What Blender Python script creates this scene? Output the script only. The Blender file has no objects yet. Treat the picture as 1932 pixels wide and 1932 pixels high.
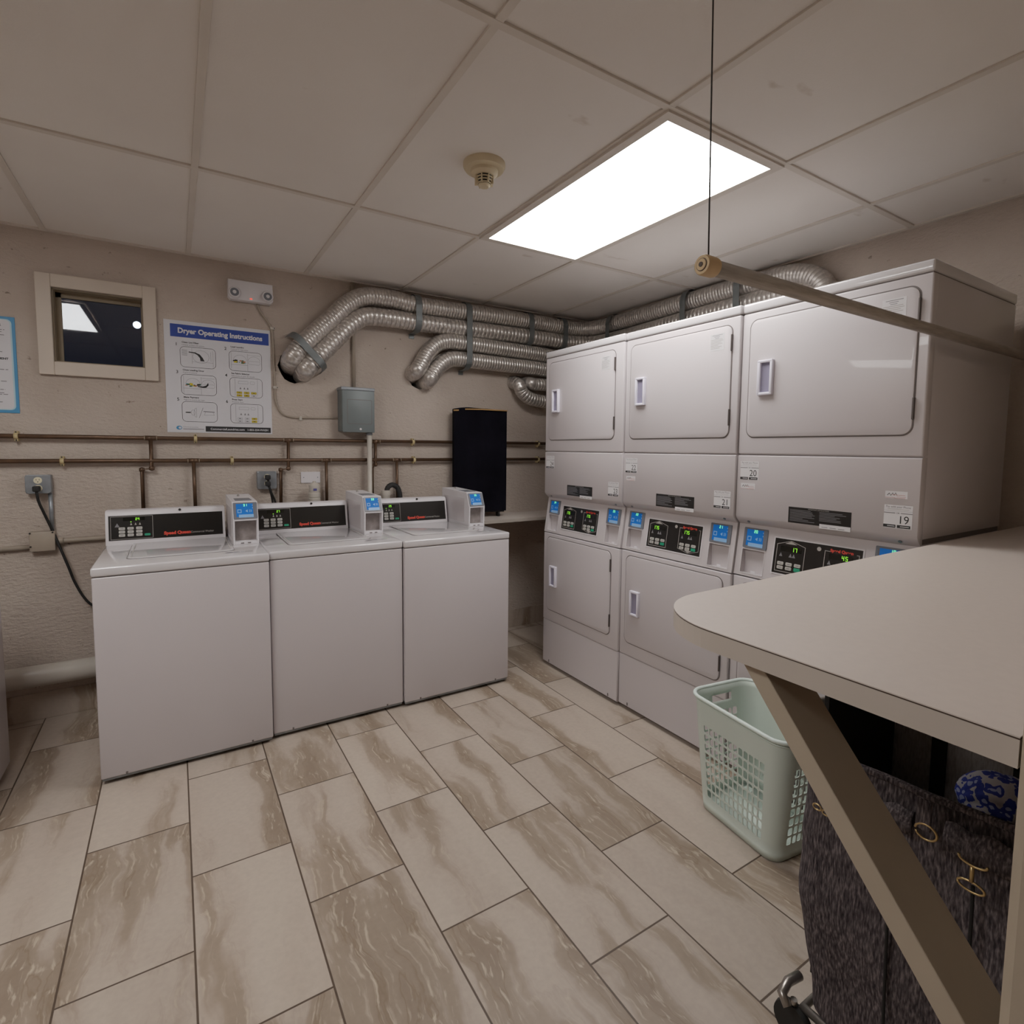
import bpy, bmesh, math, random
from mathutils import Vector, Matrix, noise
random.seed(4)
PI = math.pi
SC = bpy.context.scene
COL = SC.collection

# ------------------------------------------------------------------ materials
def lin(c):
    if isinstance(c, str):
        c = [int(c[i:i+2], 16) / 255 for i in (0, 2, 4)]
    return [((x + .055) / 1.055) ** 2.4 if x > .04045 else x / 12.92 for x in c]

MATS = {}
def mat(name, col, rough=.5, metal=0., vary=.06, scale=8., bump=0., bscale=40., emit=0., coat=0., spec=.5, stretch=None):
    if name in MATS: return MATS[name]
    m = bpy.data.materials.new(name); m.use_nodes = True
    nt = m.node_tree; b = nt.nodes['Principled BSDF']
    c = lin(col)
    b.inputs['Roughness'].default_value = rough
    b.inputs['Metallic'].default_value = metal
    b.inputs['Specular IOR Level'].default_value = spec
    b.inputs['Coat Weight'].default_value = coat
    tc = nt.nodes.new('ShaderNodeTexCoord'); src = tc.outputs['Object']
    if stretch:
        mp = nt.nodes.new('ShaderNodeMapping'); mp.inputs['Scale'].default_value = stretch
        nt.links.new(src, mp.inputs['Vector']); src = mp.outputs['Vector']
    n = nt.nodes.new('ShaderNodeTexNoise'); n.inputs['Scale'].default_value = scale
    n.inputs['Detail'].default_value = 4
    nt.links.new(src, n.inputs['Vector'])
    r = nt.nodes.new('ShaderNodeValToRGB')
    r.color_ramp.elements[0].position = .3; r.color_ramp.elements[1].position = .7
    r.color_ramp.elements[0].color = [x * (1 - vary) for x in c] + [1]
    r.color_ramp.elements[1].color = [min(1, x * (1 + vary)) for x in c] + [1]
    nt.links.new(n.outputs['Fac'], r.inputs['Fac'])
    nt.links.new(r.outputs['Color'], b.inputs['Base Color'])
    if emit:
        nt.links.new(r.outputs['Color'], b.inputs['Emission Color'])
        b.inputs['Emission Strength'].default_value = emit
    if bump:
        n2 = nt.nodes.new('ShaderNodeTexNoise'); n2.inputs['Scale'].default_value = bscale
        n2.inputs['Detail'].default_value = 5
        nt.links.new(src, n2.inputs['Vector'])
        bp = nt.nodes.new('ShaderNodeBump'); bp.inputs['Strength'].default_value = bump
        bp.inputs['Distance'].default_value = .01
        nt.links.new(n2.outputs['Fac'], bp.inputs['Height'])
        nt.links.new(bp.outputs['Normal'], b.inputs['Normal'])
    MATS[name] = m
    return m

ENAMEL = mat('white_enamel', 'c6c0c2', .3, vary=.015, scale=2, coat=.25, bump=.03, bscale=220)
ENAMEL2 = mat('white_enamel_top', 'cfccce', .14, vary=.01, scale=2, coat=.6)
PLASTIC = mat('white_plastic', 'd6d3d6', .38, vary=.02)
HANDLEW = mat('handle_plastic', 'e0deea', .35, vary=.02)
DOORM = mat('door_enamel', 'c4bec0', .33, vary=.015, scale=2, coat=.2, bump=.03, bscale=220)
GASKET_SHADOW = mat('seam_shadow_gasket', '6d6664', .7)
BLACKP = mat('black_control_panel', '161412', .28, vary=.1)
DISPLAY = mat('dark_display', '0c0d08', .2)
LED = mat('green_led', '86e838', .5, emit=1.1, vary=.02)
LEDG = mat('reader_led', '78ff9a', .5, emit=1.6, vary=.02)
SCREEN = mat('blue_screen', '0a62b4', .55, spec=.25, emit=.22, vary=.05)
SCREENL = mat('screen_light', '7fa9d4', .4, emit=.1)
BEZEL = mat('grey_bezel', '6c7078', .35)
RED = mat('red_lettering', 'cf3f2c', .5)
GREYT = mat('grey_lettering', 'a5a09c', .5)
BTN = mat('button_grey', 'b2b0aa', .5)
GREEN = mat('green_button', '1a8f6c', .5)
INK = mat('black_ink', '1c1b1c', .6)
INKG = mat('grey_ink', '77767a', .6)
PAPER = mat('white_paper', 'cfcfd4', .55, vary=.02)
STICK = mat('sticker_white', 'd6d4d6', .45, vary=.02)
BLUE = mat('poster_blue', '1f3f92', .5, vary=.03)
SKYB = mat('border_blue', '3a88b8', .5, vary=.03)
SKYL = mat('border_pale_blue', 'a9cbd6', .5, vary=.03)
YEL = mat('poster_yellow', 'cdb51c', .5)
REDB = mat('sticker_red', 'b3402e', .5)
POCKET = mat('pocket_grey', '8d8481', .45, vary=.25, scale=30)
STEEL = mat('brushed_steel', '9a948e', .3, .9, vary=.1, scale=30)
DARKG = mat('dark_rubber', '151413', .7)
COPPER = mat('aged_copper_pipe', '5a4433', .38, .55, vary=.25, scale=14)
SOLDER = mat('solder_joint', '8a7a68', .4, .6)
CLAMP = mat('cream_clamp', 'c3b083', .5)
STRAP = mat('galvanised_strap', '74797a', .45, .6, vary=.12, scale=20)
BOXG = mat('grey_electric_box', '6d7576', .45, .15, vary=.05)
BOXL = mat('galvanised_box', '8b9095', .4, .5, vary=.12, scale=30)
IVORY = mat('ivory_plastic', 'd8cfb4', .45)
CREAM = mat('cream_plastic', 'cdbfa0', .5)
WOODP = mat('beige_painted_wood', 'a79a88', .55, vary=.05, scale=6, bump=.1, bscale=30)
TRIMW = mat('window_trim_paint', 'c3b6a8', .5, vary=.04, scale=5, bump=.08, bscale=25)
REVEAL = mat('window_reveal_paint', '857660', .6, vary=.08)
LAMI = mat('beige_laminate', 'cbc0b8', .42, vary=.02, scale=60)
LAMIE = mat('laminate_edge', 'bab0a6', .5, vary=.03)
BROWN = mat('dark_edge_line', '3f3026', .6)
ROD = mat('galvanised_rod', '9c938a', .42, .35, vary=.22, scale=12, stretch=(1, 12, 12))
CAPW = mat('tan_rubber_cap', 'c7aa82', .6, vary=.08)
WIRE = mat('dark_wire', '2b2624', .5, .3)
PVC = mat('white_pvc', 'bdb6ac', .35, vary=.04)
PIPEP = mat('painted_conduit', '9d9183', .5, vary=.06, scale=10)
BLKF = mat('black_hamper_fabric', '0c0b12', .95, vary=.4, scale=5, bump=.3, bscale=60, spec=.08)
WOODL = mat('pale_wood_rail', 'b38b55', .5, vary=.1, scale=10)
MINT = mat('mint_plastic', 'ccd8cf', .42, vary=.02)
MINTL = mat('mint_plastic_rim', 'd6e2dc', .4, vary=.02)
GOLD = mat('gold_hook', 'b39a6c', .3, .9)
BLACKS = mat('black_webbing', '0c0a0a', .85, vary=.2)
LEATHER = mat('dark_interior_cloth', '141210', .9, vary=.3)

def cloth_mat(name, c1, c2, c3):
    m = bpy.data.materials.new(name); m.use_nodes = True
    nt = m.node_tree; b = nt.nodes['Principled BSDF']; b.inputs['Roughness'].default_value = .95
    b.inputs['Specular IOR Level'].default_value = .1
    tc = nt.nodes.new('ShaderNodeTexCoord')
    mp = nt.nodes.new('ShaderNodeMapping'); mp.inputs['Scale'].default_value = (120, 120, 22)
    mp.inputs['Rotation'].default_value = (.5, .3, 0)
    n = nt.nodes.new('ShaderNodeTexNoise'); n.inputs['Scale'].default_value = 2.2; n.inputs['Detail'].default_value = 6
    nt.links.new(tc.outputs['Object'], mp.inputs['Vector']); nt.links.new(mp.outputs['Vector'], n.inputs['Vector'])
    r = nt.nodes.new('ShaderNodeValToRGB'); e = r.color_ramp.elements
    e[0].position = .32; e[0].color = lin(c1) + [1]; e[1].position = .75; e[1].color = lin(c3) + [1]
    k = e.new(.52); k.color = lin(c2) + [1]
    nt.links.new(n.outputs['Fac'], r.inputs['Fac']); nt.links.new(r.outputs['Color'], b.inputs['Base Color'])
    bp = nt.nodes.new('ShaderNodeBump'); bp.inputs['Strength'].default_value = .5; bp.inputs['Distance'].default_value = .004
    nt.links.new(n.outputs['Fac'], bp.inputs['Height']); nt.links.new(bp.outputs['Normal'], b.inputs['Normal'])
    return m
DENIM = cloth_mat('dark_grey_tweed', '282427', '4c4648', '7c7373')
DENIM2 = cloth_mat('grey_felt', '837e7b', '938e8b', 'a09b98')

def leopard_mat():
    m = bpy.data.materials.new('blue_animal_print'); m.use_nodes = True
    nt = m.node_tree; b = nt.nodes['Principled BSDF']; b.inputs['Roughness'].default_value = .8
    tc = nt.nodes.new('ShaderNodeTexCoord')
    n = nt.nodes.new('ShaderNodeTexNoise'); n.inputs['Scale'].default_value = 40
    mx = nt.nodes.new('ShaderNodeVectorMath'); mx.operation = 'MULTIPLY_ADD'
    mx.inputs[1].default_value = (.03, .03, .03)
    nt.links.new(tc.outputs['Object'], n.inputs['Vector'])
    nt.links.new(n.outputs['Color'], mx.inputs[0]); nt.links.new(tc.outputs['Object'], mx.inputs[2])
    v = nt.nodes.new('ShaderNodeTexVoronoi'); v.inputs['Scale'].default_value = 48
    nt.links.new(mx.outputs[0], v.inputs['Vector'])
    r = nt.nodes.new('ShaderNodeValToRGB'); r.color_ramp.interpolation = 'CONSTANT'
    e = r.color_ramp.elements
    e[0].position = 0; e[0].color = lin('8d97c0') + [1]
    e[1].position = .26; e[1].color = lin('1b2f86') + [1]
    k = e.new(.56); k.color = lin('a9a8b0') + [1]
    nt.links.new(v.outputs['Distance'], r.inputs['Fac']); nt.links.new(r.outputs['Color'], b.inputs['Base Color'])
    return m
LEO = leopard_mat()

def duct_mat():
    m = bpy.data.materials.new('aluminium_flex_duct'); m.use_nodes = True
    nt = m.node_tree; b = nt.nodes['Principled BSDF']
    b.inputs['Metallic'].default_value = .75; b.inputs['Roughness'].default_value = .34
    tc = nt.nodes.new('ShaderNodeTexCoord')
    n = nt.nodes.new('ShaderNodeTexNoise'); n.inputs['Scale'].default_value = 60; n.inputs['Detail'].default_value = 3
    nt.links.new(tc.outputs['Object'], n.inputs['Vector'])
    r = nt.nodes.new('ShaderNodeValToRGB')
    r.color_ramp.elements[0].position = .3; r.color_ramp.elements[0].color = lin('b3ada8') + [1]
    r.color_ramp.elements[1].position = .7; r.color_ramp.elements[1].color = lin('dad4ce') + [1]
    nt.links.new(n.outputs['Fac'], r.inputs['Fac']); nt.links.new(r.outputs['Color'], b.inputs['Base Color'])
    bp = nt.nodes.new('ShaderNodeBump'); bp.inputs['Strength'].default_value = .12; bp.inputs['Distance'].default_value = .002
    nt.links.new(n.outputs['Fac'], bp.inputs['Height']); nt.links.new(bp.outputs['Normal'], b.inputs['Normal'])
    return m
DUCT = duct_mat()

def wall_mat():
    m = bpy.data.materials.new('painted_rough_concrete'); m.use_nodes = True
    nt = m.node_tree; L = nt.links.new; b = nt.nodes['Principled BSDF']
    b.inputs['Roughness'].default_value = .62; b.inputs['Specular IOR Level'].default_value = .35
    g = nt.nodes.new('ShaderNodeNewGeometry')
    n1 = nt.nodes.new('ShaderNodeTexNoise'); n1.inputs['Scale'].default_value = 2.2; n1.inputs['Detail'].default_value = 6
    L(g.outputs['Position'], n1.inputs['Vector'])
    r = nt.nodes.new('ShaderNodeValToRGB')
    r.color_ramp.elements[0].position = .3; r.color_ramp.elements[0].color = lin('b3a599') + [1]
    r.color_ramp.elements[1].position = .7; r.color_ramp.elements[1].color = lin('c4b7ac') + [1]
    L(n1.outputs['Fac'], r.inputs['Fac'])
    # small pits and specks
    v = nt.nodes.new('ShaderNodeTexNoise'); v.inputs['Scale'].default_value = 26; v.inputs['Detail'].default_value = 8
    L(g.outputs['Position'], v.inputs['Vector'])
    r2 = nt.nodes.new('ShaderNodeValToRGB')
    r2.color_ramp.elements[0].position = .25; r2.color_ramp.elements[0].color = (.3, .25, .2, 1)
    r2.color_ramp.elements[1].position = .31; r2.color_ramp.elements[1].color = (1, 1, 1, 1)
    L(v.outputs['Fac'], r2.inputs['Fac'])
    mx = nt.nodes.new('ShaderNodeMix'); mx.data_type = 'RGBA'; mx.blend_type = 'MULTIPLY'
    mx.inputs['Factor'].default_value = .8
    L(r.outputs['Color'], mx.inputs['A']); L(r2.outputs['Color'], mx.inputs['B'])
    L(mx.outputs['Result'], b.inputs['Base Color'])
    mp = nt.nodes.new('ShaderNodeMapping'); mp.inputs['Scale'].default_value = (22, 22, 44)
    L(g.outputs['Position'], mp.inputs['Vector'])
    n2 = nt.nodes.new('ShaderNodeTexNoise'); n2.inputs['Scale'].default_value = 1.6; n2.inputs['Detail'].default_value = 7
    n2.inputs['Roughness'].default_value = .62
    L(mp.outputs['Vector'], n2.inputs['Vector'])
    bp = nt.nodes.new('ShaderNodeBump'); bp.inputs['Strength'].default_value = .75; bp.inputs['Distance'].default_value = .014
    L(n2.outputs['Fac'], bp.inputs['Height']); L(bp.outputs['Normal'], b.inputs['Normal'])
    return m
WALL = wall_mat()

def ceil_mat():
    m = bpy.data.materials.new('ceiling_tile'); m.use_nodes = True
    nt = m.node_tree; L = nt.links.new; b = nt.nodes['Principled BSDF']; b.inputs['Roughness'].default_value = .9
    b.inputs['Specular IOR Level'].default_value = .1
    g = nt.nodes.new('ShaderNodeNewGeometry')
    n1 = nt.nodes.new('ShaderNodeTexNoise'); n1.inputs['Scale'].default_value = 1.3; n1.inputs['Detail'].default_value = 5
    L(g.outputs['Position'], n1.inputs['Vector'])
    r = nt.nodes.new('ShaderNodeValToRGB')
    r.color_ramp.elements[0].position = .3; r.color_ramp.elements[0].color = lin('e0dad4') + [1]
    r.color_ramp.elements[1].position = .7; r.color_ramp.elements[1].color = lin('e8e3dd') + [1]
    L(n1.outputs['Fac'], r.inputs['Fac'])
    # sparse smudges, stretched
    mp = nt.nodes.new('ShaderNodeMapping'); mp.inputs['Scale'].default_value = (5, 9, 5); mp.inputs['Location'].default_value = (3.1, 1.7, 0)
    L(g.outputs['Position'], mp.inputs['Vector'])
    s = nt.nodes.new('ShaderNodeTexNoise'); s.inputs['Scale'].default_value = 1; s.inputs['Detail'].default_value = 4
    L(mp.outputs['Vector'], s.inputs['Vector'])
    r2 = nt.nodes.new('ShaderNodeValToRGB')
    r2.color_ramp.elements[0].position = .20; r2.color_ramp.elements[0].color = (.6, .52, .44, 1)
    r2.color_ramp.elements[1].position = .30; r2.color_ramp.elements[1].color = (1, 1, 1, 1)
    L(s.outputs['Fac'], r2.inputs['Fac'])
    mx = nt.nodes.new('ShaderNodeMix'); mx.data_type = 'RGBA'; mx.blend_type = 'MULTIPLY'; mx.inputs['Factor'].default_value = .7
    L(r.outputs['Color'], mx.inputs['A']); L(r2.outputs['Color'], mx.inputs['B'])
    L(mx.outputs['Result'], b.inputs['Base Color'])
    n2 = nt.nodes.new('ShaderNodeTexNoise'); n2.inputs['Scale'].default_value = 180
    L(g.outputs['Position'], n2.inputs['Vector'])
    bp = nt.nodes.new('ShaderNodeBump'); bp.inputs['Strength'].default_value = .1; bp.inputs['Distance'].default_value = .003
    L(n2.outputs['Fac'], bp.inputs['Height']); L(bp.outputs['Normal'], b.inputs['Normal'])
    return m
CEIL = ceil_mat()
TBAR = mat('ceiling_grid_paint', 'd2cac0', .6, vary=.03)

def floor_mat(name, grout=True):
    m = bpy.data.materials.new(name); m.use_nodes = True
    nt = m.node_tree; L = nt.links.new; N = nt.nodes.new; b = nt.nodes['Principled BSDF']
    b.inputs['Roughness'].default_value = .42; b.inputs['Specular IOR Level'].default_value = .4
    g = N('ShaderNodeNewGeometry'); sp = N('ShaderNodeSeparateXYZ'); L(g.outputs['Position'], sp.inputs[0])
    def M(op, a, bb=None, c=None):
        n = N('ShaderNodeMath'); n.operation = op
        for i, v in enumerate((a, bb, c)):
            if v is None: continue
            if isinstance(v, (int, float)): n.inputs[i].default_value = v
            else: L(v, n.inputs[i])
        return n.outputs[0]
    TW, TL = .3055, .6075
    cx = M('DIVIDE', M('SUBTRACT', sp.outputs['X'], .004), TW)
    ix = M('FLOOR', cx); fx = M('FRACT', cx)
    half = M('MULTIPLY', M('FLOORED_MODULO', ix, 2), .5)
    cy = M('SUBTRACT', M('DIVIDE', M('SUBTRACT', sp.outputs['Y'], 1.351), TL), half)
    iy = M('FLOOR', cy); fy = M('FRACT', cy)
    # grout mask
    gx = M('MULTIPLY', M('MINIMUM', fx, M('SUBTRACT', 1, fx)), TW)
    gy = M('MULTIPLY', M('MINIMUM', fy, M('SUBTRACT', 1, fy)), TL)
    gd = M('MINIMUM', gx, gy)
    mr = N('ShaderNodeMapRange'); mr.inputs['From Min'].default_value = .0020; mr.inputs['From Max'].default_value = .0032
    L(gd, mr.inputs['Value'])
    # per tile random
    cb = N('ShaderNodeCombineXYZ'); L(ix, cb.inputs[0]); L(iy, cb.inputs[1])
    wn = N('ShaderNodeTexWhiteNoise'); wn.noise_dimensions = '3D'; L(cb.outputs[0], wn.inputs['Vector'])
    off = N('ShaderNodeVectorMath'); off.operation = 'SCALE'; off.inputs['Scale'].default_value = 37.
    L(wn.outputs['Color'], off.inputs[0])
    pos = N('ShaderNodeVectorMath'); pos.operation = 'ADD'; L(g.outputs['Position'], pos.inputs[0]); L(off.outputs[0], pos.inputs[1])
    # warp
    w = N('ShaderNodeTexNoise'); w.inputs['Scale'].default_value = 3.2; w.inputs['Detail'].default_value = 4
    L(pos.outputs[0], w.inputs['Vector'])
    wm = N('ShaderNodeVectorMath'); wm.operation = 'MULTIPLY_ADD'; wm.inputs[1].default_value = (.16, .5, .3)
    L(w.outputs['Color'], wm.inputs[0]); L(pos.outputs[0], wm.inputs[2])
    mp = N('ShaderNodeMapping'); mp.inputs['Scale'].default_value = (6.5, .95, 1); L(wm.outputs[0], mp.inputs['Vector'])
    band = N('ShaderNodeTexNoise'); band.inputs['Scale'].default_value = 1.0; band.inputs['Detail'].default_value = 5; band.inputs['Roughness'].default_value = .48
    L(mp.outputs[0], band.inputs['Vector'])
    r1 = N('ShaderNodeValToRGB'); e = r1.color_ramp.elements
    e[0].position = .36; e[0].color = lin('b7aa9d') + [1]
    e[1].position = .66; e[1].color = lin('8b7a6a') + [1]
    k = e.new(.505); k.color = lin('b0a295') + [1]
    k = e.new(.555); k.color = lin('9a8a7a') + [1]
    L(band.outputs['Fac'], r1.inputs['Fac'])
    # thin wavy veins (level lines of the warped band)
    lv = M('ABSOLUTE', M('SUBTRACT', M('FRACT', M('MULTIPLY', band.outputs['Fac'], 9.0)), .5))
    vr = N('ShaderNodeMapRange'); vr.inputs['From Min'].default_value = 0; vr.inputs['From Max'].default_value = .07
    vr.inputs['To Min'].default_value = 1; vr.inputs['To Max'].default_value = 0; L(lv, vr.inputs['Value'])
    bm = N('ShaderNodeMapRange'); bm.inputs['From Min'].default_value = .47; bm.inputs['From Max'].default_value = .6; L(band.outputs['Fac'], bm.inputs['Value'])
    vm = M('MULTIPLY', M('MULTIPLY', vr.outputs[0], bm.outputs[0]), .55)
    mx = N('ShaderNodeMix'); mx.data_type = 'RGBA'; L(vm, mx.inputs['Factor']); L(r1.outputs['Color'], mx.inputs['A'])
    mx.inputs['B'].default_value = lin('7d6a55') + [1]
    # fine pale streaks
    mp2 = N('ShaderNodeMapping'); mp2.inputs['Scale'].default_value = (95, 14, 1); L(wm.outputs[0], mp2.inputs['Vector'])
    st = N('ShaderNodeTexNoise'); st.inputs['Scale'].default_value = 1; st.inputs['Detail'].default_value = 5; L(mp2.outputs[0], st.inputs['Vector'])
    sr = N('ShaderNodeMapRange'); sr.inputs['From Min'].default_value = .56; sr.inputs['From Max'].default_value = .7; L(st.outputs['Fac'], sr.inputs['Value'])
    mx2 = N('ShaderNodeMix'); mx2.data_type = 'RGBA'; L(M('MULTIPLY', M('MULTIPLY', sr.outputs[0], bm.outputs[0]), .75), mx2.inputs['Factor'])
    L(mx.outputs['Result'], mx2.inputs['A']); mx2.inputs['B'].default_value = lin('c9bba8') + [1]
    # mottling
    mo = N('ShaderNodeTexNoise'); mo.inputs['Scale'].default_value = 60; mo.inputs['Detail'].default_value = 5; L(pos.outputs[0], mo.inputs['Vector'])
    mor = N('ShaderNodeMapRange'); mor.inputs['To Min'].default_value = .88; mor.inputs['To Max'].default_value = 1.1; L(mo.outputs['Fac'], mor.inputs['Value'])
    tv = N('ShaderNodeMapRange'); tv.inputs['To Min'].default_value = .93; tv.inputs['To Max'].default_value = 1.05; L(wn.outputs['Value'], tv.inputs['Value'])
    sc = N('ShaderNodeVectorMath'); sc.operation = 'SCALE'; L(mx2.outputs['Result'], sc.inputs[0]); L(M('MULTIPLY', mor.outputs[0], tv.outputs[0]), sc.inputs['Scale'])
    if grout:
        fin = N('ShaderNodeMix'); fin.data_type = 'RGBA'; L(mr.outputs[0], fin.inputs['Factor'])
        fin.inputs['A'].default_value = lin('4f4135') + [1]; L(sc.outputs[0], fin.inputs['B'])
        L(fin.outputs['Result'], b.inputs['Base Color'])
        bp = N('ShaderNodeBump'); bp.inputs['Strength'].default_value = .5; bp.inputs['Distance'].default_value = .002
        L(mr.outputs[0], bp.inputs['Height']); L(bp.outputs['Normal'], b.inputs['Normal'])
    else:
        L(sc.outputs[0], b.inputs['Base Color'])
    return m
FLOOR = floor_mat('stone_look_floor_tile')
BASET = floor_mat('tile_baseboard', False)

def emis(name, c, s):
    m = bpy.data.materials.new(name); m.use_nodes = True
    nt = m.node_tree; b = nt.nodes['Principled BSDF']
    b.inputs['Base Color'].default_value = (.8, .8, .8, 1)
    g = nt.nodes.new('ShaderNodeTexNoise'); g.inputs['Scale'].default_value = .5
    r = nt.nodes.new('ShaderNodeValToRGB')
    r.color_ramp.elements[0].color = list(c) + [1]; r.color_ramp.elements[1].color = list(c) + [1]
    nt.links.new(g.outputs['Fac'], r.inputs['Fac'])
    nt.links.new(r.outputs['Color'], b.inputs['Emission Color'])
    b.inputs['Emission Strength'].default_value = s
    return m
PANEL = emis('lit_diffuser', (1.0, .975, .955), 11.5)
PANEL2 = emis('lit_diffuser_second', (1.0, .975, .955), 16.)
OUTL = emis('outdoor_lamp_glow', (.85, .92, 1.), 5)

def glass_mat():
    m = bpy.data.materials.new('window_glass'); m.use_nodes = True
    nt = m.node_tree; L = nt.links.new
    nt.nodes.remove(nt.nodes['Principled BSDF'])
    o = nt.nodes['Material Output']
    t = nt.nodes.new('ShaderNodeBsdfTransparent'); t.inputs[0].default_value = (.8, .84, .88, 1)
    gl = nt.nodes.new('ShaderNodeBsdfGlossy'); gl.inputs['Roughness'].default_value = .02
    fr = nt.nodes.new('ShaderNodeFresnel'); fr.inputs['IOR'].default_value = 1.6
    n = nt.nodes.new('ShaderNodeTexNoise'); n.inputs['Scale'].default_value = 3
    bp = nt.nodes.new('ShaderNodeBump'); bp.inputs['Strength'].default_value = .02
    L(n.outputs['Fac'], bp.inputs['Height']); L(bp.outputs['Normal'], gl.inputs['Normal'])
    mx = nt.nodes.new('ShaderNodeMixShader')
    L(fr.outputs[0], mx.inputs[0]); L(t.outputs[0], mx.inputs[1]); L(gl.outputs[0], mx.inputs[2]); L(mx.outputs[0], o.inputs['Surface'])
    return m
GLASS = glass_mat()

# ------------------------------------------------------------------ mesh builder
def rrect(x0, x1, z0, z1, r, n=5):
    r = min(r, (x1 - x0) / 2 - 1e-5, (z1 - z0) / 2 - 1e-5)
    pts = []
    for cx, cz, a0 in ((x1 - r, z0 + r, -90), (x1 - r, z1 - r, 0), (x0 + r, z1 - r, 90), (x0 + r, z0 + r, 180)):
        for i in range(n + 1):
            a = math.radians(a0 + 90 * i / n)
            pts.append((cx + r * math.cos(a), cz + r * math.sin(a)))
    return pts

class B:
    def __init__(s):
        s.bm = bmesh.new(); s.mats = []
    def mi(s, m):
        if m not in s.mats: s.mats.append(m)
        return s.mats.index(m)
    def _merge(s, tmp, m, M=None):
        if M is not None: bmesh.ops.transform(tmp, matrix=M, verts=tmp.verts)
        me = bpy.data.meshes.new('t'); tmp.to_mesh(me); tmp.free()
        k = s.mi(m); n0 = len(s.bm.faces)
        s.bm.from_mesh(me); bpy.data.meshes.remove(me)
        s.bm.faces.ensure_lookup_table()
        for f in s.bm.faces[n0:]: f.material_index = k
    def box(s, x0, x1, y0, y1, z0, z1, m, bev=0, seg=2, M=None):
        t = bmesh.new(); bmesh.ops.create_cube(t, size=1)
        bmesh.ops.transform(t, matrix=Matrix.Translation(((x0+x1)/2, (y0+y1)/2, (z0+z1)/2)) @ Matrix.Diagonal((abs(x1-x0), abs(y1-y0), abs(z1-z0), 1)), verts=t.verts)
        if bev: bmesh.ops.bevel(t, geom=t.edges[:], offset=bev, segments=seg, profile=.5, affect='EDGES')
        s._merge(t, m, M); return s
    def prism(s, pts, axis, a0, a1, m, bev=0, M=None, seg=2):
        """polygon pts in the plane normal to axis; 'y': (x,z)  'x': (y,z)  'z': (x,y)"""
        t = bmesh.new()
        def P(p, a): return {'y': (p[0], a, p[1]), 'x': (a, p[0], p[1]), 'z': (p[0], p[1], a)}[axis]
        lo = [t.verts.new(P(p, a0)) for p in pts]; hi = [t.verts.new(P(p, a1)) for p in pts]
        f1 = t.faces.new(lo); f2 = t.faces.new(hi); n = len(pts)
        for i in range(n): t.faces.new((lo[i], lo[(i+1) % n], hi[(i+1) % n], hi[i]))
        bmesh.ops.recalc_face_normals(t, faces=t.faces)
        if bev:
            es = [e for f in (f1, f2) for e in f.edges]
            bmesh.ops.bevel(t, geom=list(set(es)), offset=bev, segments=seg, profile=.5, affect='EDGES')
        s._merge(t, m, M); return s
    def flat(s, pts, fn, m):
        """flat polygon; fn maps 2-D to 3-D"""
        vs = [s.bm.verts.new(fn(*p)) for p in pts]
        f = s.bm.faces.new(vs); f.material_index = s.mi(m); return s
    def ring(s, o, i, fn, m):
        a = [s.bm.verts.new(fn(*p)) for p in o]; b = [s.bm.verts.new(fn(*p)) for p in i]; n = len(o)
        k = s.mi(m)
        for j in range(n):
            f = s.bm.faces.new((a[j], a[(j+1) % n], b[(j+1) % n], b[j])); f.material_index = k
        return s
    def tube(s, path, r, m, seg=12, caps=True, closed=False, rf=None):
        P = [Vector(p) for p in path]; n = len(P); k = s.mi(m)
        T = []
        for i in range(n):
            a = P[(i-1) % n] if (closed or i) else P[0]; b = P[(i+1) % n] if (closed or i < n-1) else P[-1]
            T.append((b - a).normalized())
        u = T[0].orthogonal().normalized()
        rings = []
        for i in range(n):
            u = (u - T[i] * u.dot(T[i])).normalized(); w = T[i].cross(u)
            rr = rf(i) if rf else r
            rings.append([s.bm.verts.new(P[i] + (u * math.cos(2*PI*j/seg) + w * math.sin(2*PI*j/seg)) * rr) for j in range(seg)])
        for i in range(n if closed else n - 1):
            A, Bb = rings[i], rings[(i+1) % n]
            for j in range(seg):
                f = s.bm.faces.new((A[j], A[(j+1) % seg], Bb[(j+1) % seg], Bb[j])); f.material_index = k; f.smooth = True
        if caps and not closed:
            for R, rev in ((rings[0], True), (rings[-1], False)):
                f = s.bm.faces.new(R[::-1] if rev else R); f.material_index = k
        return s
    def lathe(s, prof, M, m, seg=24):
        """prof: (r, h) list around local z"""
        k = s.mi(m); rings = []
        for r, h in prof:
            rings.append([s.bm.verts.new(M @ Vector((max(r, 1e-5) * math.cos(2*PI*j/seg), max(r, 1e-5) * math.sin(2*PI*j/seg), h))) for j in range(seg)])
        for A, Bb in zip(rings, rings[1:]):
            for j in range(seg):
                f = s.bm.faces.new((A[j], A[(j+1) % seg], Bb[(j+1) % seg], Bb[j])); f.material_index = k; f.smooth = True
        f = s.bm.faces.new(rings[0][::-1]); f.material_index = k
        f = s.bm.faces.new(rings[-1]); f.material_index = k
        return s
    def text(s, body, size, x, z, fn, m, align='LEFT', bold=0, sx=1, shear=0):
        cu = bpy.data.curves.new('t', 'FONT'); cu.body = body; cu.size = size; cu.align_x = align; cu.offset = bold
        cu.resolution_u = 3; cu.shear = shear
        ob = bpy.data.objects.new('t', cu); COL.objects.link(ob)
        bpy.context.view_layer.update()
        me = bpy.data.meshes.new_from_object(ob.evaluated_get(bpy.context.evaluated_depsgraph_get()))
        k = s.mi(m); n0 = len(s.bm.verts)
        vs = [s.bm.verts.new(fn(x + v.co.x * sx, z + v.co.y)) for v in me.vertices]
        for p in me.polygons:
            try:
                f = s.bm.faces.new([vs[i] for i in p.vertices]); f.material_index = k
            except ValueError: pass
        bpy.data.objects.remove(ob); bpy.data.curves.remove(cu); bpy.data.meshes.remove(me)
        return s
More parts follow.
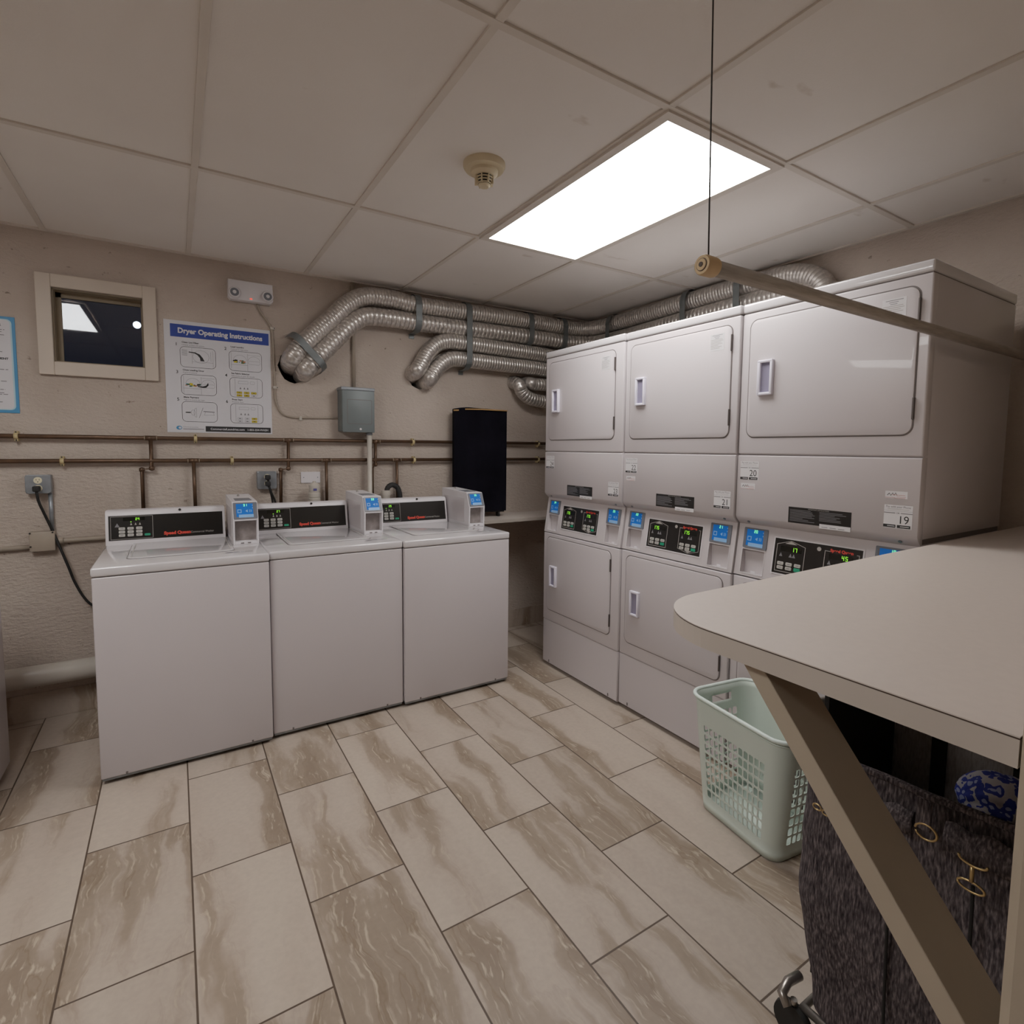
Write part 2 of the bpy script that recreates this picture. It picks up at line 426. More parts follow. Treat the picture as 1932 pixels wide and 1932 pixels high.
    def build(s, name, parent=None, smooth=False, normals=True, loc=None, **tags):
        if normals: bmesh.ops.recalc_face_normals(s.bm, faces=s.bm.faces)
        me = bpy.data.meshes.new(name)
        s.bm.to_mesh(me); s.bm.free()
        for m in s.mats: me.materials.append(m)
        if smooth:
            for p in me.polygons: p.use_smooth = True
            try: me.set_sharp_from_angle(angle=math.radians(38))
            except Exception: pass
        o = bpy.data.objects.new(name, me); COL.objects.link(o)
        if parent: o.parent = parent
        if loc: o.location = loc
        for k, v in tags.items(): o[k] = v
        return o

def thing(name, label, category, loc=(0, 0, 0), rz=0, group=None):
    o = bpy.data.objects.new(name, None); COL.objects.link(o)
    o.location = loc; o.rotation_euler = (0, 0, rz); o.empty_display_size = .1
    o['label'] = label; o['category'] = category
    if group: o['group'] = group
    return o

def catmull(pts, step=.01):
    P = [Vector(p) for p in pts]; P = [P[0] * 2 - P[1]] + P + [P[-1] * 2 - P[-2]]
    out = []
    for i in range(1, len(P) - 2):
        n = max(2, int((P[i+1] - P[i]).length / step))
        for j in range(n):
            t = j / n; a, b, c, d = P[i-1], P[i], P[i+1], P[i+2]
            out.append(.5 * ((2*b) + (c-a)*t + (2*a-5*b+4*c-d)*t*t + (3*b-a-3*c+d)*t**3))
    out.append(P[-2]); return out

def seven(b, txt, x, z, h, fn, m):
    """seven segment digits"""
    S = {'0': 'abcdef', '1': 'bc', '2': 'abged', '3': 'abgcd', '4': 'fgbc', '5': 'afgcd', '6': 'afgedc', '7': 'abc', '8': 'abcdefg', '9': 'abcdfg'}
    w = h * .52; t = h * .13
    for ch in txt:
        for sg in S[ch]:
            r = {'a': (0, w, h-t, h), 'd': (0, w, 0, t), 'g': (0, w, h/2-t/2, h/2+t/2), 'b': (w-t, w, h/2, h), 'c': (w-t, w, 0, h/2), 'f': (0, t, h/2, h), 'e': (0, t, 0, h/2)}[sg]
            b.flat([(x+r[0], z+r[2]), (x+r[1], z+r[2]), (x+r[1], z+r[3]), (x+r[0], z+r[3])], fn, m)
        x += w * 1.5
    return b

def rect(x0, x1, z0, z1): return [(x0, z0), (x1, z0), (x1, z1), (x0, z1)]

# ------------------------------------------------------------------ room
YB, XR, XL, YF, ZC = 3.546, 2.96, -1.75, -2.6, 2.451
ST = dict(kind='structure')
B().box(XL-.1, XR+.1, YF-.1, YB+.12, -.1, 0, FLOOR).build('floor', **ST)
B().box(XL-.1, XR+.1, YF-.1, YB+.12, ZC+.006, ZC+.1, CEIL).build('ceiling', **ST)
B().box(XR, XR+.1, YF, YB+.12, 0, ZC+.006, WALL).build('wall_right', **ST)
B().box(XL-.1, XL, YF, YB+.12, 0, ZC+.006, WALL).build('wall_left', **ST)
B().box(XL-.1, XR+.1, YF-.1, YF, 0, ZC+.006, WALL).build('wall_front', **ST)
# partition that carries the folding counter
PX, PY = .735, .176
b = B(); b.prism([(PX-.010, PY-.13), (PX-.010, PY-.010), (PX, PY), (XR, PY), (XR, PY-.13)], 'z', 0, ZC+.006, WOODP); b.build('wall_partition', **ST)

def hole_loop(cx, cz, rx, rz, n=22, seed=0, jag=.06):
    rnd = random.Random(seed)
    return [(cx + rx*math.cos(2*PI*i/n)*(1+rnd.uniform(-jag, jag)), cz + rz*math.sin(2*PI*i/n)*(1+rnd.uniform(-jag, jag))) for i in range(n)]
DH = [(.652, 1.893, .106, .10), (1.462, 1.895, .10, .088), (2.29, 1.905, .115, .06)]
def wall_with_holes():
    bm = bmesh.new()
    loops = [[(XL, 0), (XR, 0), (XR, ZC+.006), (XL, ZC+.006)], rect(-.495, -.12, 1.818, 2.182)] + [hole_loop(*d, seed=i) for i, d in enumerate(DH)]
    edges = []
    for lp in loops:
        vs = [bm.verts.new((x, YB, z)) for x, z in lp]
        for i in range(len(vs)): edges.append(bm.edges.new((vs[i], vs[(i+1) % len(vs)])))
    bmesh.ops.triangle_fill(bm, use_beauty=True, use_dissolve=False, edges=edges)
    r = bmesh.ops.extrude_face_region(bm, geom=bm.faces[:])
    bmesh.ops.translate(bm, vec=(0, .12, 0), verts=[v for v in r['geom'] if isinstance(v, bmesh.types.BMVert)])
    bmesh.ops.recalc_face_normals(bm, faces=bm.faces)
    b = B(); b.bm.free(); b.bm = bm; b.mats = [WALL]
    return b.build('wall_back', normals=False, **ST)
wall_with_holes()
B().box(XL, 1.675, YB-.008, YB, 0, .14, BASET, .002).box(1.675, XR, YB-.008, YB, 0, .14, BASET, .002).build('baseboard_back', **ST)
B().box(.45, 2.6, YB+.25, YB+.26, 1.7, 2.1, DARKG).box(.45, 2.6, YB+.12, YB+.26, 1.69, 1.7, DARKG).box(.45, 2.6, YB+.12, YB+.26, 2.1, 2.11, DARKG).build('dark_hole_backing', **ST)  # added dark box behind the duct holes, colour stands in for cavity shade

# ceiling grid of T bars
gx0, gy0, gxs, gys = 1.3198, 1.2268, .611, 1.218
b = B()
for k in range(-5, 3):
    x = gx0 + k*gxs
    b.box(x-.012, x+.012, YF, YB, ZC-.001, ZC+.006, TBAR, .0008, 1)
for k in range(-3, 2):
    y = gy0 + k*gys
    b.box(XL, XR, y-.012, y+.012, ZC-.0015, ZC+.006, TBAR, .0008, 1)
b.box(XL, XR, YB-.022, YB, ZC-.002, ZC+.006, TBAR).box(XR-.022, XR, PY, YB, ZC-.002, ZC+.006, TBAR)
b.build('trim_1', **ST)

# ------------------------------------------------------------------ ceiling lights
def ceiling_light(x0, x1, y0, y1, label, z=ZC, pm=None):
    t = thing('ceiling_light', label, 'ceiling light', ((x0+x1)/2, (y0+y1)/2, z))
    w, h = (x1-x0)/2, (y1-y0)/2
    b = B(); f = .034
    b.box(-w, w, -h, -h+f, -.006, .002, TBAR).box(-w, w, h-f, h, -.006, .002, TBAR)
    b.box(-w, -w+f, -h+f, h-f, -.006, .002, TBAR).box(w-f, w, -h+f, h-f, -.006, .002, TBAR)
    b.build('frame', t)
    B().box(-w+f+.0005, w-f-.0005, -h+f+.0005, h-f-.0005, -.0045, .001, pm).build('diffuser', t)
    return t
ceiling_light(1.3198, 1.931, 1.229, 2.443, 'large bright rectangular ceiling panel light above the washers and dryers', ZC-.003, PANEL)
ceiling_light(-1.15, -.535, .85, 2.07, 'second ceiling panel light reflected in the small window', ZC-.003, PANEL2)

# ------------------------------------------------------------------ smoke detector
t = thing('smoke_detector', 'round cream smoke detector on the ceiling beside the panel light', 'smoke detector', (1.008, 1.832, ZC+.006))
fl = Matrix.Rotation(PI, 4, 'X')
b = B(); b.lathe([(.078, 0), (.078, .012), (.072, .022), (.05, .026)], fl, CREAM, 36); b.build('base', t, smooth=True)
b = B(); b.lathe([(.052, .02), (.05, .036), (.040, .044), (.036, .046)], fl, CREAM, 32)
for i, (r, h) in enumerate(((.033, .054), (.030, .063), (.026, .072))):
    b.lathe([(r, h-.002), (r, h+.0015)], fl, CREAM, 32)
for k in range(8):
    a = 2*PI*k/8; b.box(.022, .036, -.0018, .0018, -.074, -.044, CREAM, M=Matrix.Rotation(a, 4, 'Z'))
b.lathe([(.022, .073), (.023, .078), (.017, .083)], fl, CREAM, 24)
b.build('head', t, smooth=True)
B().lathe([(.0305, .044), (.0235, .074)], fl, DARKG, 24).build('sensor_chamber', t, smooth=True)

# ------------------------------------------------------------------ window
def window():
    t = thing('window_1', 'small window with beige frame high on the back wall, dark night outside', 'window', (0, 0, 0)); t['kind'] = 'structure'
    b = B(); F = lambda x, z: (x, YB-.022, z)
    ox0, ox1, oz0, oz1 = -.555, -.060, 1.752, 2.246; ix0, ix1, iz0, iz1 = -.495, -.12, 1.818, 2.182
    b.box(ox0, ix0, YB-.024, YB-.001, oz0, oz1, TRIMW, .003).box(ix1, ox1, YB-.024, YB-.001, oz0, oz1, TRIMW, .003)
    b.box(ix0, ix1, YB-.024, YB-.001, iz1, oz1, TRIMW, .003).box(ix0, ix1, YB-.024, YB-.001, oz0, iz0, TRIMW, .003)
    b.build('window_frame', t)
    b = B()
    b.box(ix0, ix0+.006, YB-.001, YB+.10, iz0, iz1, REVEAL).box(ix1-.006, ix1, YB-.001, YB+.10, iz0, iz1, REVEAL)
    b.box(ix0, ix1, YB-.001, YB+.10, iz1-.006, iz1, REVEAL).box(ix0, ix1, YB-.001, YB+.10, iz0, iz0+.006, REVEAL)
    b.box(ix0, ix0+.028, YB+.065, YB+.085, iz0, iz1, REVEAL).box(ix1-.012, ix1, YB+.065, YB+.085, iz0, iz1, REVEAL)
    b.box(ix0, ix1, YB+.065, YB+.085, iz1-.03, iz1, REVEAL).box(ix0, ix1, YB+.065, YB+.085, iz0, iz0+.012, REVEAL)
    b.build('window_reveal', t)
    B().box(ix0+.026, ix1-.010, YB+.072, YB+.076, iz0+.010, iz1-.028, GLASS).build('glass_pane', t)
window()
t = thing('outdoor_lamp', 'small bright lamp outside in the dark seen through the small window', 'lamp', (-.252, 6., 2.484))
B().lathe([(.012, -.012), (.030, -.008), (.030, .006), (.012, .012)], Matrix.Rotation(PI/2, 4, 'X'), OUTL, 20).build('bulb', t, smooth=True)
B().box(-.03, .03, .02, .05, -.02, .03, DARKG, .004).build('housing', t)

# ------------------------------------------------------------------ emergency light, wire, electric box, conduits
t = thing('emergency_light', 'white twin-head emergency light high on the back wall above the poster', 'emergency light', (.4, YB, 2.29))
b = B(); b.prism([(-.105, -.055), (.105, -.055), (.118, -.04), (.116, .055), (-.116, .055), (-.118, -.04)], 'y', -.055, 0, PLASTIC, .006)
b.build('housing', t, smooth=True)
for sx in (-1, 1):
    M = Matrix.Translation((sx*.086, -.05, -.020)) @ Matrix.Rotation(PI/2, 4, 'X')
    b = B(); b.lathe([(.030, -.01), (.031, .020), (.027, .028)], M, PLASTIC, 24)
    b.lathe([(.023, .0275), (.021, .030)], M, BEZEL, 24); b.lathe([(.010, .030), (.008, .033)], M, STICK, 16)
    b.build('lamp_head', t, smooth=True)
B().box(-.006, .006, -.0565, -.055, -.045, -.039, mat('red_indicator', 'ff5040', .4, emit=1.5)).build('indicator', t)

YW = YB - .008
b = B()
wp = catmull([(.436, YW, 2.24), (.455, YW, 2.19), (.492, YW, 2.14), (.514, YW, 2.09), (.519, YW, 1.95), (.522, YW, 1.76), (.527, YW, 1.67), (.555, YW, 1.61), (.61, YW, 1.586), (.70, YW, 1.584), (.82, YW, 1.588), (.90, YW, 1.59)], .02)
t = thing('electrical_cable', 'thin grey cable looping down the back wall from emergency light to electric box', 'cable', (.52, YB, 1.9))
b.tube(wp, .0055, PIPEP, 8); o = b.build('cable', t); o.location = (-.52, -YB, -1.9)
for x, z, v in ((.513, 2.105, 1), (.522, 1.758, 1), (.665, 1.584, 0)):
    b = B()
    if v: b.box(x-.010, x+.018, YB-.016, YB, z-.008, z+.008, PVC, .003).box(x+.011, x+.015, YB-.019, YB-.01, z-.003, z+.003, WIRE)
    else: b.box(x-.008, x+.008, YB-.016, YB, z-.018, z+.010, PVC, .003)
    o = b.build('cable_clip', t); o.location = (-.52, -YB, -1.9)

t = thing('electric_box', 'grey metal electric box with hinged door on the back wall', 'electric box', (.995, YB, 1.5))
B().box(-.103, .103, -.10, 0, .005, .270, BOXG, .005).build('enclosure', t, smooth=True)
B().box(-.107, .107, -.108, 0, .262, .282, BOXL, .004).build('top_cover', t)
b = B(); b.box(-.100, .104, -.106, -.099, .0, .262, BOXG, .003)
b.ring(rrect(-.070, .086, .052, .206, .008), rrect(-.067, .083, .055, .203, .006), lambda x, z: (x, -.1065, z), GASKET_SHADOW)
b.build('door', t, smooth=True)
B().lathe([(.007, 0), (.007, .005), (.004, .007)], Matrix.Translation((.012, -.106, .02)) @ Matrix.Rotation(PI/2, 4, 'X'), STICK, 16).build('latch', t, smooth=True)

t = thing('conduit', 'beige painted conduit running up from the grey electric box to the ceiling', 'conduit', (.994, YB-.0125, 1.78))
b = B(); b.tube([(0, 0, 0), (0, 0, ZC-1.78-.003)], .0118, PIPEP, 16); b.build('pipe', t)
t = thing('conduit', 'scuffed white conduit running down from the grey electric box behind the washers', 'conduit', (1.075, YB-.068, 1.1))
b = B(); b.tube([(0, 0, -.75), (0, 0, .40)], .0155, PVC, 16); b.build('pipe', t)
B().tube([(0, 0, .385), (0, 0, .403)], .021, BOXL, 16).build('connector', t)

# ------------------------------------------------------------------ posters
def poster():
    t = thing('dryer_poster', 'white poster headed Dryer Operating Instructions with six numbered pictures', 'poster', (-.03, YB, 1.479))
    W, H = .533, .612
    B().box(0, W, -.002, 0, 0, H, PAPER).build('sheet', t)
    F = lambda x, z: (x, -.0026, z); F2 = lambda x, z: (x, -.0032, z); F3 = lambda x, z: (x, -.0038, z)
    sx = W/1630.; ox = 110
    # measured on the photograph in poster pixels (x 0-1, z 0-1)
    b = B(); b.flat(rect(.055*W, .985*W, .855*H, .968*H), F, BLUE)
    b.text('Dryer Operating Instructions', .0385, .52*W, .893*H, F2, PAPER, 'CENTER', bold=.0014, sx=.93)
    b.build('heading', t)
    heads = [('1', 'Clean Lint Filter', 'Limpiar el filtro de pelusa'), ('2', 'Load Laundry', 'Colocar la ropa sucia'), ('3', 'Close Loading Door', 'Cierre la puerta'),
             ('4', 'Set Fabric Selector', 'Seleccione el ciclo de secado'), ('5', 'Make Payment', 'Pague la cuenta de ropa'), ('6', 'Press Start', 'Presione Start')]
    for i, (num, h1, h2) in enumerate(heads):
        cx = (.135, .585)[i % 2]*W; zt = (.775, .528, .283)[i//2]*H
        w, h = .325*W, .185*H; b = B()
        x0, z0 = cx, zt-h
        b.ring(rrect(x0, x0+w, z0, zt, .022), rrect(x0+.002, x0+w-.002, z0+.002, zt-.002, .020), F, INK)
        b.text(num, .023, x0-.022, zt+.002, F, INK, bold=.0004)
        b.text(h1, .0125, x0+.010, zt+.019, F, INK, bold=.0003); b.text(h2, .0105, x0+.010, zt+.006, F, INKG)
        def line(xa, za, xb, zb, tt=.0011, m=INKG):
            d = Vector((xb-xa, zb-za)); nn = Vector((-d.y, d.x)).normalized()*tt/2
            b.flat([(xa+nn.x, za+nn.y), (xb+nn.x, zb+nn.y), (xb-nn.x, zb-nn.y), (xa-nn.x, za-nn.y)], F, m)
        def arc(cx_, cz_, r, a0, a1, ry=None, m=INKG, tt=.0011):
            ry = ry or r; pr = None
            for k in range(13):
                a = math.radians(a0+(a1-a0)*k/12); q = (cx_+r*math.cos(a), cz_+ry*math.sin(a))
                if pr: line(*pr, *q, tt, m)
                pr = q
        if i == 0:
            line(x0+.33*w, z0+.02, x0+.33*w, zt-.004); line(x0+.33*w, z0+.033, x0+.92*w, z0+.033); line(x0+.92*w, z0+.006, x0+.92*w, zt-.012)
            arc(x0+.58*w, z0+.062, .040, 0, 360, .036); line(x0+.86*w, z0+.04, x0+.86*w, zt-.02)
            pts = [(x0+.24*w, zt-.026), (x0+.42*w, zt-.028), (x0+.55*w, zt-.038), (x0+.63*w, zt-.056), (x0+.68*w, zt-.074), (x0+.56*w, zt-.074), (x0+.55*w, zt-.058), (x0+.48*w, zt-.042), (x0+.40*w, zt-.034), (x0+.24*w, zt-.031)]
            b.flat(pts, F2, INK)
            for k in range(5): line(x0+.05*w, zt-.018-k*.007, x0+.20*w, zt-.020-k*.007, .002)
        elif i in (1, 2):
            line(x0+.07*w, z0+.008, x0+.07*w, zt-.008); line(x0+.56*w, z0+.004, x0+.56*w, zt-.010); line(x0+.07*w, z0+.036, x0+.56*w, z0+.036)
            line(x0+.56*w, zt-.018, x0+.95*w, zt-.018); arc(x0+.33*w, z0+.062, .034, 0, 180, .030); arc(x0+.76*w, z0+.062, .032, 0, 180, .026)
            b.ring(rrect(x0+.58*w, x0+.95*w, z0+.042, z0+.062, .010), rrect(x0+.585*w, x0+.945*w, z0+.043, z0+.061, .009), F, INKG)
            cols = [mat('poster_dark_green', '2d5a3a'), mat('poster_teal', '4f8a9c'), mat('poster_orange', 'b0683a'), INK, YEL]
            rnd = random.Random(i)
            for k in range(16):
                px, pz = x0+(.14+.38*rnd.random())*w, z0+.046+rnd.random()*.014; q = .004+rnd.random()*.006
                b.flat([(px-q, pz-q*.5), (px+q, pz-q*.3), (px+q*.8, pz+q*.5), (px-q*.7, pz+q*.6)], lambda x, z, k=k: (x, -.003-k*.00003, z), cols[k % 5])
            if i == 2: b.flat([(x0+.45*w, z0+.052), (x0+.60*w, z0+.050), (x0+.70*w, z0+.056), (x0+.76*w, z0+.072), (x0+.77*w, z0+.058), (x0+.70*w, z0+.044), (x0+.60*w, z0+.042), (x0+.47*w, z0+.046)], F3, INK)
        elif i in (3, 5):
            line(x0+.16*w, z0+.010, x0+.16*w, zt-.006); line(x0+.84*w, z0+.010, x0+.84*w, zt-.006)
            b.ring(rect(x0+.26*w, x0+.56*w, zt-.034, zt-.019), rect(x0+.265*w, x0+.555*w, zt-.033, zt-.020), F, INKG)
            b.ring(rrect(x0+.62*w, x0+.76*w, zt-.034, zt-.019, .003), rrect(x0+.625*w, x0+.755*w, zt-.033, zt-.020, .002), F, INKG)
            for k, q in enumerate((.32, .44, .54)): b.flat([(x0+(q-.03)*w, z0+.048), (x0+(q+.03)*w, z0+.048), (x0+q*w, z0+.060)], F, INKG)
            for k in range(3):
                for j in range(2):
                    hot = (i == 3) or (k == 2 and j <= 1)
                    xx = x0+(.20+.22*k)*w; zz = z0+.034-j*.016
                    if i == 3 and k == 2 and j == 1: hot = False
                    b.flat(rrect(xx, xx+.17*w, zz-.013, zz, .002), F, YEL if hot else PAPER)
                    b.ring(rrect(xx+.01*w, xx+.16*w, zz-.012, zz-.001, .002), rrect(xx+.016*w, xx+.154*w, zz-.011, zz-.002, .0015), F2, INK if hot else INKG)
                    b.flat(rect(xx+.05*w, xx+.12*w, zz-.008, zz-.005), F2, INK)
        else:
            line(x0+.10*w, z0+.052, x0+.24*w, z0+.052, .006, INKG); line(x0+.11*w, z0+.052, x0+.235*w, z0+.052, .004, PAPER)
            arc(x0+.31*w, z0+.052, .010, 0, 360, .015); arc(x0+.40*w, z0+.052, .012, 90, 270, .026); line(x0+.40*w, z0+.078, x0+.40*w, z0+.026)
            line(x0+.47*w, z0+.022, x0+.59*w, z0+.080, .0018, INKG)
            line(x0+.60*w, z0+.060, x0+.92*w, z0+.058, .004); line(x0+.62*w, z0+.040, x0+.91*w, z0+.040); line(x0+.62*w, z0+.040, x0+.66*w, z0+.058); line(x0+.91*w, z0+.040, x0+.87*w, z0+.058)
        b.build('numbered_picture', t)
    b = B(); b.flat(rect(.345*W, .985*W, .012*H, .062*H), F, INK)
    b.text('CommercialLaundries.com', .0162, .39*W, .0175, F2, PAPER, bold=.0003, sx=1.0)
    b.text('1-855-254-WASH', .0155, .745*W, .0175, F2, PAPER, bold=.0003)
    b.flat([(.105*W + .014*math.cos(a*PI/8), .042*H + .011*math.sin(a*PI/8)) for a in range(16)], F, SKYB)
    b.flat([(.112*W + .007*math.cos(a*PI/8), .042*H + .006*math.sin(a*PI/8)) for a in range(16)], F2, PAPER)
    b.text('Commercial Laundries', .008, .14*W, .046*H, F, INKG); b.flat(rect(.14*W, .33*W, .030*H, .034*H), F, INK)
    b.build('footer', t)
poster()

t = thing('notice_sign', 'white notice with a blue border at the left end of the back wall', 'sign', (-.638, YB, 1.556))
b = B(); b.box(-.36, 0, -.004, 0, 0, .460, SKYB, .001)
b.build('board', t)
b = B(); F = lambda x, z: (x, -.0046, z); F2 = lambda x, z: (x, -.0052, z)
b.flat(rrect(-.350, -.012, .014, .448, .02), F, SKYL); b.flat(rrect(-.348, -.018, .018, .444, .018), F2, PAPER)
F3 = lambda x, z: (x, -.0057, z)
b.text('WASHER', .017, -.05, .415, F3, INK, 'RIGHT', bold=.0005); b.text('MANAGEMENT', .014, -.03, .255, F3, INK, 'RIGHT', bold=.0005)
rnd = random.Random(3)
for z in (.395, .385, .370, .315, .290, .222, .206, .198, .150, .110, .094, .087, .05):
    x = -.335
    xe = -.03 - rnd.random()*.035
    while x < xe:
        w = rnd.uniform(.012, .035); b.flat(rect(x, min(x+w, xe), z, z+.0035), F3, INKG); x += w+.004
b.build('printed_sheet', t)

# ------------------------------------------------------------------ copper pipes
YP = YB - .036
def pipe_thing(label, z0, z1, tees, branches, clamps):
    t = thing('copper_pipe', label, 'pipe', (0, YP, z0))
    b = B(); b.tube([(XL, 0, 0), (0, 0, 0), (XR, 0, z1-z0)], .0115, COPPER, 14)
    for x in tees:
        b.tube([(x-.030, 0, 0), (x-.024, 0, 0)], .0138, SOLDER, 14); b.tube([(x-.024, 0, 0), (x+.024, 0, 0)], .0135, COPPER, 14); b.tube([(x+.024, 0, 0), (x+.030, 0, 0)], .0138, SOLDER, 14)
    b.build('pipe', t)
    for br in branches:
        b = B(); pts = [(x, y, z-z0) for x, y, z in br]
        b.tube(pts, .0098, COPPER, 12)
        for q in pts[1:-1]:
            bb = Vector(q); b.lathe([(.004, -.013), (.0135, -.008), (.0135, .008), (.004, .013)], Matrix.Translation(bb), COPPER, 12)
        e = pts[-1]; b.tube([(e[0], e[1], e[2]+.012), (e[0], e[1], e[2]+.02)], .0125, SOLDER, 12)
        b.build('branch_pipe', t)
    for x in clamps:
        b = B(); b.tube([(x-.008, 0, 0), (x+.008, 0, 0)], .0150, CLAMP, 14).box(x-.008, x+.008, .0, .036, -.019, .019, CLAMP, .002)
        for s in (-1, 1): b.box(x-.007, x+.007, -.002, .036, s*.019-.006, s*.019+.006, CLAMP, .002).lathe([(.0035, 0), (.0035, .004)], Matrix.Translation((x, -.002, s*.020)) @ Matrix.Rotation(PI/2, 4, 'X'), WIRE, 8)
        b.build('pipe_clamp', t)
pipe_thing('upper of two long horizontal copper pipes along the back wall', 1.444, 1.450, (-.108, .587, 1.126),
           [[(-.108, 0, 1.44), (-.108, 0, 1.281), (-.152, 0, 1.274), (-.153, 0, 1.02)],
            [(.587, 0, 1.445), (.584, 0, 1.272), (.541, 0, 1.265), (.537, 0, 1.02)],
            [(1.126, 0, 1.448), (1.124, 0, 1.292), (1.102, 0, 1.28), (1.101, 0, 1.02)]], (-.651, .101, 1.388, 2.43))
pipe_thing('lower of two long horizontal copper pipes along the back wall', 1.322, 1.326, (.088, .808, 1.270),
           [[(.088, 0, 1.32), (.090, 0, 1.0)], [(.808, 0, 1.32), (.808, 0, 1.0)], [(1.270, 0, 1.32), (1.273, 0, 1.0)]], (-.483, .280, 1.395, 2.43))

# ------------------------------------------------------------------ outlets, junction box, cords
def outlet(x, z, w, h, label):
    t = thing('power_outlet', label, 'power outlet', (x, YB, z))
    B().box(-w/2, w/2, -.045, 0, -h/2, h/2, BOXL, .005).build('box', t, smooth=True)
    pts = [(-w/2+.010, -h/2), (w/2-.010, -h/2), (w/2, -h/2+.010), (w/2, h/2-.008), (w/2-.008, h/2), (-w/2+.008, h/2), (-w/2, h/2-.008), (-w/2, -h/2+.010)]
    B().prism(pts, 'y', -.050, -.044, BOXL, .0015).build('cover_plate', t)
    for s in (1, -1):
        b = B(); M = Matrix.Translation((0, -.050, s*.0195)) @ Matrix.Rotation(PI/2, 4, 'X')
        b.lathe([(.0165, 0), (.0165, .002)], M, IVORY, 24)
        for q in (-.006, .006): b.box(q-.001, q+.001, -.0526, -.051, s*.0195, s*.0195+.007, DARKG)
        b.box(-.002, .002, -.0526, -.051, s*.0195-.009, s*.0195-.005, DARKG)
        b.build('socket', t)
    return t
outlet(-.578, 1.208, .098, .092, 'left galvanised power outlet with one black plug below the copper pipes')
outlet(.462, 1.205, .105, .105, 'grey power outlet with two black plugs behind the middle washer')

t = thing('junction_box', 'beige painted junction box low on the wall left of the first washer', 'junction box', (-.575, YB, .92))
B().box(-.050, .050, -.045, 0, -.048, .050, PIPEP, .005).build('box', t, smooth=True)
for x, z in ((-.045, .045), (.042, .045), (-.045, -.022)): B().lathe([(.004, -.003), (.004, .004)], Matrix.Translation((x, -.046, z)) @ Matrix.Rotation(PI/2, 4, 'X'), WIRE, 8).build('screw', t)
t = thing('conduit', 'short vertical conduit joining the left outlet to the junction box', 'conduit', (-.538, YB-.02, .97))
B().tube([(0, 0, 0), (0, 0, .192)], .009, BOXL, 12).build('pipe', t)
t = thing('conduit', 'painted horizontal conduit left of the junction box', 'conduit', (-.625, YB-.016, .893))
B().tube([(0, 0, 0), (XL+.625, 0, -.003)], .012, PIPEP, 12).build('pipe', t)
t = thing('conduit', 'painted horizontal conduit running right of the junction box behind the first washer', 'conduit', (-.525, YB-.016, .915))
B().tube([(0, 0, 0), (.02, 0, 0), (1.0, 0, .01)], .012, PIPEP, 12).tube([(0, 0, 0), (.03, 0, 0)], .017, PIPEP, 12).build('pipe', t)

t = thing('blank_plate', 'blank white rectangular plate on the wall behind the middle washer', 'wall plate', (.719, YB, 1.214))
b = B(); b.prism(rrect(-.058, .058, -.035, .035, .004), 'y', -.006, 0, PLASTIC, .0015); b.build('plate', t)
for s in (-1, 1): B().lathe([(.003, 0), (.003, .001)], Matrix.Translation((s*.042, -.006, 0)) @ Matrix.Rotation(PI/2, 4, 'X'), BEZEL, 10).build('screw', t)

t = thing('vent_valve', 'white ribbed plastic air valve on a pipe behind the middle washer', 'valve', (.722, YB-.09, .9))
b = B(); b.lathe([(.024, -.55), (.024, .16), (.034, .162), (.034, .19), (.030, .194), (.034, .198), (.034, .222), (.030, .226), (.032, .232), (.032, .27), (.022, .282), (.010, .288), (.009, .295)], Matrix.Identity(4), PVC, 28)
b.build('body', t, smooth=True)
b = B(); b.box(-.012, .008, -.0335, -.030, .238, .252, mat('valve_label', '4b4a86', .5)).build('label', t)

t = thing('standpipe', 'short white plastic standpipe behind the right washer', 'pipe', (1.175, YB-.09, .9))
b = B(); b.lathe([(.027, -.9), (.027, .19), (.030, .19), (.030, .222), (.026, .224)], Matrix.Identity(4), PVC, 28); b.build('pipe', t, smooth=True)
t = thing('drain_hose', 'black drain hose arching out of the white standpipe behind the right washer', 'hose', (1.178, YB-.09, 1.1))
hp = catmull([(0, 0, -.02), (.004, 0, .025), (.018, 0, .050), (.045, 0, .058), (.074, 0, .042), (.088, -.005, .005), (.092, -.01, -.06), (.09, -.02, -.18)], .004)
B().tube(hp, .0165, DARKG, 14, rf=lambda i: .0165 + (.0012 if i % 3 == 0 else 0)).build('hose', t)

t = thing('drain_pipe', 'thick white drain pipe running low along the back wall behind the washers', 'pipe', (XL, YB-.085, .258))
B().tube([(0, 0, 0), (2.0, 0, -.004)], .052, PVC, 28).build('pipe', t)

